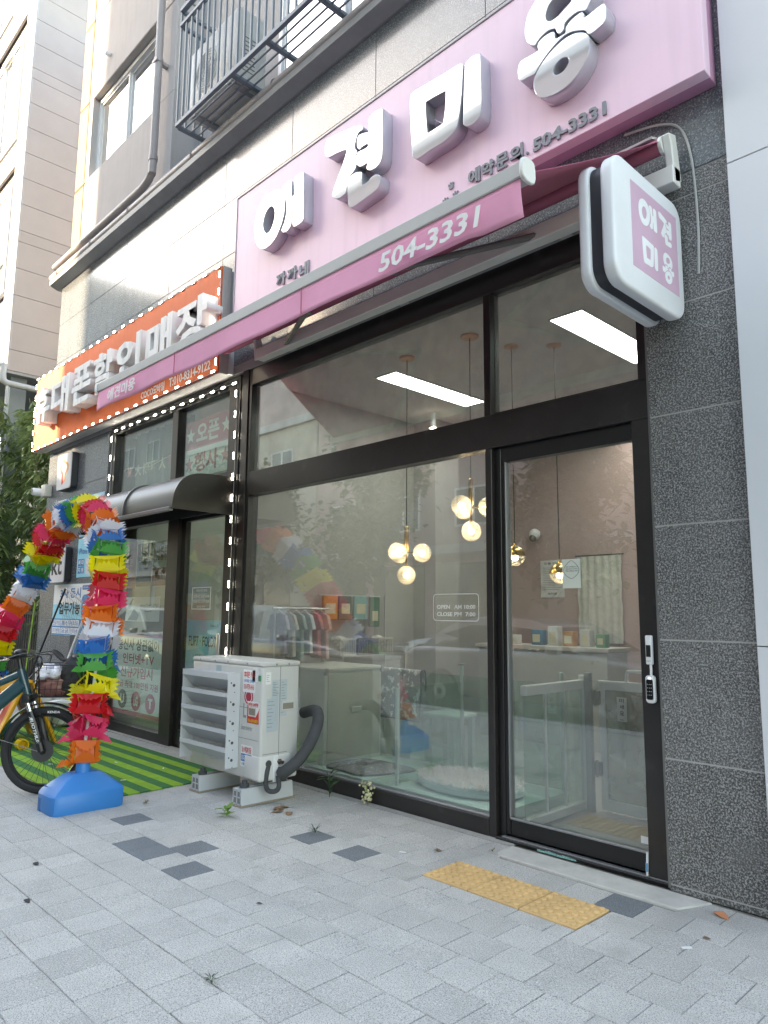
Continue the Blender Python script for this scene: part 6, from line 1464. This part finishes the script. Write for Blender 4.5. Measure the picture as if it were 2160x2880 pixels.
# bamboo
bam = [leafmat('bamboo_a', (.16, .25, .09), (.28, .36, .15)), leafmat('bamboo_b', (.13, .22, .08), (.24, .32, .13))]
culm = M('bamboo_culm', (.16, .20, .06), rough=.45)
spots = [(-8.55, .95, 4.0), (-9.0, .62, 3.5), (-9.35, 1.15, 4.5), (-9.8, .70, 4.3), (-10.3, 1.2, 4.9), (-10.75, .75, 4.6), (-11.2, 1.25, 5.2), (-11.6, .75, 5.0), (-12.0, .35, 5.3), (-12.5, .2, 5.1), (-13.1, .1, 5.2), (-10.1, -.0, 3.1), (-11.0, -.1, 3.6), (-11.9, -.3, 3.9)]
r5 = random.Random(17)
for i, (x, y, h) in enumerate(spots):
    where = ['beside the pier', 'in the gap by the fence', 'before the left stone block', 'at the left frame edge'][min(3, i//4)]
    t = thing('bamboo', 'leafy green bamboo clump growing '+where, 'bamboo', (x, y, 0), 'bamboo plants '+where)
    sb = MB(); lb = MB()
    for k in range(4):
        bx, by = x+r5.uniform(-.18, .18), y+r5.uniform(-.15, .15); lx, ly = r5.uniform(-.5, .5), r5.uniform(-.55, .25); hh = h*r5.uniform(.95, 1.18)
        path = [Vector((bx+lx*(f**2.2), by+ly*(f**2.2), hh*f*(1-.08*f))) for f in [j/8 for j in range(9)]]
        sb.tube(path, [.014*(1-.7*j/8) for j in range(9)], 6)
        for m_ in range(46):
            f = .06+.94*(m_/46)**.8; j = min(7, int(f*8)); p = path[j].lerp(path[j+1], f*8-j)
            a = r5.uniform(0, 6.28); bl_ = r5.uniform(.18, .42)*(1.15-.5*f); e = r5.uniform(-.1, .7)
            d = Vector((math.cos(a)*math.cos(e), math.sin(a)*math.cos(e), math.sin(e)))
            tip = p+d*bl_; 
            for n_ in range(13):
                g_ = r5.uniform(.3, 1.0); q0 = p.lerp(tip, g_)+Vector((0, 0, -.05*g_))
                a2 = a+r5.uniform(-1.1, 1.1); e2 = r5.uniform(-.75, .25)
                leaf(lb, q0, Vector((math.cos(a2)*math.cos(e2), math.sin(a2)*math.cos(e2), math.sin(e2))), r5.uniform(.15, .27), r5.uniform(.012, .018), .5)
    sb.build('stem', culm, t); lb.build('foliage', bam[i % 2], t, angle=0, recalc=False)
structure(MB().box(-17, -7.92, .05, 8, -.01, .03).build('planting_bed', M('soil', (.06, .05, .04), rough=.95, var=.3, vs=6), angle=0))

# ================================================================ ACROSS THE STREET (mirrored in the panes)
pk = M('far_pink', (.46, .33, .31), rough=.85, var=.05, vs=.6, streak=.08); bg_ = M('far_beige', (.48, .44, .38), rough=.85, var=.05, vs=.6, streak=.08); gy_ = M('far_grey', (.40, .40, .41), rough=.85, var=.05, vs=.6)
far_glass = M('far_glass', (.05, .07, .08), rough=.08, spec=.8); shopg = M('far_shop_dark', (.08, .075, .07), rough=.25)
def block(label, x0, x1, y0, y1, h, mm, dx=3.2, dz=2.9, z0=4.2, ww=1.6, wh=1.3):
    t = thing('far_building', label, 'building', (x0, y1, 0))
    MB().box(x0, x1, y0, y1, 0, h, .03).build('wall', mm, t); MB().box(x0-.1, x1+.1, y0-.1, y1+.15, h, h+.35, .02).build('parapet', M('far_coping', (.5, .5, .5)), t)
    MB().box(x0-.02, x1+.02, y1, y1+.3, 3.3, 3.6, .02).build('canopy_band', M('far_coping', (.5, .5, .5)), t)
    x = x0+1.0; proto = None
    while x+ww < x1-.6:
        z = z0
        while z+wh < h-.6:
            if proto is None:
                fw = MB().box(0, ww, 0, .06, 0, .07).box(0, ww, 0, .06, wh-.07, wh).box(0, .07, 0, .06, .07, wh-.07).box(ww-.07, ww, 0, .06, .07, wh-.07).box(ww/2-.04, ww/2+.04, 0, .06, .07, wh-.07).build('window', white_pvc, t, shift=(0, 0, 0))
                pn = MB().box(.07, ww-.07, .02, .03, .07, wh-.07).build('pane', far_glass, fw, angle=0, shift=(0, 0, 0)); proto = (fw, pn); c = fw
            else:
                c = proto[0].copy(); COL.objects.link(c); c.parent = t; d = proto[1].copy(); COL.objects.link(d); d.parent = c
            c.location = (x-x0, .005, z); z += dz
        x += dx
    x = x0+.5
    while x+2.6 < x1: MB().box(x, x+2.5, y1+.005, y1+.03, .1, 3.0).build('shop_glass', shopg, t, angle=0); x += 3.0
block('tall pink apartment block across the street mirrored in the door', -20.1, -6.0, -26, -14.6, 17.9, pk)
block('tall grey apartment block across the street to the right', -5.6, 20, -26, -14.6, 18.4, gy_)
block('low beige shop house across the street mirrored in the window', -31, -20.4, -24, -14.8, 9.4, bg_)
block('grey apartment house further along the far side', -48, -31.6, -26, -15.5, 15.5, gy_)
block('distant pale apartment block down the street', -86, -64, -30, -14, 33.0, bg_, 4.5, 3.0)
block('stepped grey apartment block before the distant pale one', -63, -50, -29, -16, 25.0, gy_, 4.0, 3.0)
block('second distant apartment tower behind the low houses', -75, -50, -36, -31, 34.0, bg_)
# trees on the far pavement
tl = [leafmat('street_leaf', (.035, .075, .025), (.075, .125, .04))]; bark = M('bark', (.12, .10, .08), rough=.9, var=.3, vs=8, bump=.8, bs=20)
def tree(x, y, h, r, seed, label):
    q = random.Random(seed); t = thing('street_tree', label, 'tree', (x, y, 0)); b = MB()
    b.tube([(x, y, 0), (x+.05, y, h*.3), (x, y+.05, h*.6), (x+.05, y, h*.92)], [.16, .13, .09, .02], 9)
    cl_ = []
    for k in range(13):
        z = h*(.34+.045*k); a = q.uniform(0, 6.28); L_ = r*q.uniform(.5, 1.0)*(1.1-.035*k); e = Vector((x+L_*math.cos(a), y+L_*math.sin(a), z+q.uniform(.3, .9)))
        b.tube([(x, y, z-.2), tuple((Vector((x, y, z))+e)/2+Vector((0, 0, .15))), tuple(e)], [.05, .03, .01], 6); cl_.append(e); cl_.append((Vector((x, y, z))+e)/2)
    b.build('trunk', bark, t)
    lb = MB()
    for e in cl_:
        for k in range(150):
            p = e+Vector((q.gauss(0, .42), q.gauss(0, .42), q.gauss(0, .38))); d = Vector((q.uniform(-1, 1), q.uniform(-1, 1), q.uniform(-.8, .5)))
            leaf(lb, p, d, q.uniform(.22, .40), .085, .3)
    lb.build('crown', tl[0], t, angle=0, recalc=False)
for i, (x, h) in enumerate(((-13.5, 6.8), (-20.0, 6.4), (-25.0, 7.5), (-36, 7), (-6.5, 6.5))):
    tree(x, -11.9, h, 1.7, 40+i, ['dark leafy street tree before the pink block', 'street tree at the corner of the pink block', 'tall street tree before the beige shop house', 'street tree far down the other pavement', 'street tree before the grey block'][i])
# cars
def car(label, x, y, flip, body, seed=0, suv=False):
    t = thing('parked_car', label, 'car', (0, 0, 0)); h = 1.62 if suv else 1.42; L_ = 4.5; pm2 = M('paint_'+str(seed), body, rough=.25, coat=1.0, var=.02); dg = M('car_glass', (.02, .025, .03), rough=.03, spec=.9)
    side = [(-2.22, .30), (-2.25, .55), (-2.18, .80), (-1.3, .93), (-.9, .97), (1.65, .99), (2.05, .95), (2.2, .85), (2.25, .45), (2.15, .28)]
    MB().prism(catmull(side, 3), 'xz', -.86, .86, .10, 3).build('body', pm2, t, angle=50)
    cab = [(-1.15, .90), (-.45, h-.12), (.0, h), (.9, h), (1.45 if not suv else 1.9, h-.15), (1.95, .92)]
    b = MB(); t_ = bmesh.new(); cc = catmull(cab, 4, False)
    for s in (-1, 1): pass
    lo = [t_.verts.new((p[0], -.80+.16*(p[1]-.9)/(h-.9), p[1])) for p in cc]; hi = [t_.verts.new((p[0], .80-.16*(p[1]-.9)/(h-.9), p[1])) for p in cc]
    t_.faces.new(lo); t_.faces.new(hi[::-1])
    for i in range(len(cc)-1): t_.faces.new((lo[i], hi[i], hi[i+1], lo[i+1]))
    b.add(t_); b.build('cabin', pm2, t, angle=40)
    for s in (-1, 1):
        yy = lambda z: s*(.806-.16*(z-.9)/(h-.9))
        for pts in ([(-.92, .97), (-.40, h-.16), (.30, h-.10), (.30, .97)], [(.38, .97), (.38, h-.10), (.95, h-.10), (1.45, h-.24), (1.62, .99)]):
            MB().faces([(p[0], yy(p[1]), p[1]) for p in pts]+[(p[0], yy(p[1])-s*.02, p[1]) for p in pts], [(0, 1, 2, 3), (7, 6, 5, 4), (0, 4, 5, 1), (1, 5, 6, 2), (2, 6, 7, 3), (3, 7, 4, 0)]).build('side_window', dg, t, angle=0)
        MB().box(-.75, -.55, s*.86, s*1.0, .95, 1.08, .03, 2).build('mirror', pm2, t)
        MB().box(-2.20, -1.95, s*.50, s*.82, .66, .76, .02).build('headlight', M('lamp_clear', (.6, .62, .65), rough=.1), t); MB().box(2.12, 2.23, s*.5, s*.82, .74, .86, .02).build('tail_light', M('lamp_red', (.4, .01, .01), rough=.2), t)
        for wx in (-1.4, 1.38):
            w = MB().lathe([(.20, -.11), (.31, -.11), (.33, -.07), (.33, .07), (.31, .11), (.20, .11)], (wx, s*.80, .33), 24, 'y').build('wheel', tyre_m, t); MB().lathe([(.20, -.10), (.05, -.12), (.05, .12), (.20, .10)], (wx, s*.80, .33), 20, 'y').build('rim', silv, w)
    MB().faces([(-1.12, -.70, .95), (-1.12, .70, .95), (-.47, .62, h-.11), (-.47, -.62, h-.11)], [(0, 1, 2, 3)]).build('windscreen', dg, t, angle=0)
    t.location = (x, y, -.15); t.rotation_euler.z = math.pi if flip else 0
car('white sedan parked at the far kerb opposite the shop', -7.6, -10.0, False, (.55, .56, .57), 1)
car('black sports utility car parked at the near kerb', -9.2, -5.5, True, (.012, .012, .014), 2, True)
car('silver sedan parked near the kerb opposite the door', -3.3, -5.6, True, (.33, .34, .35), 3)
car('dark grey van like car parked along the near kerb further left', -15.5, -5.5, True, (.09, .10, .11), 4, True)
car('grey sedan parked far down the other side', -17.5, -10.0, False, (.15, .16, .18), 5)
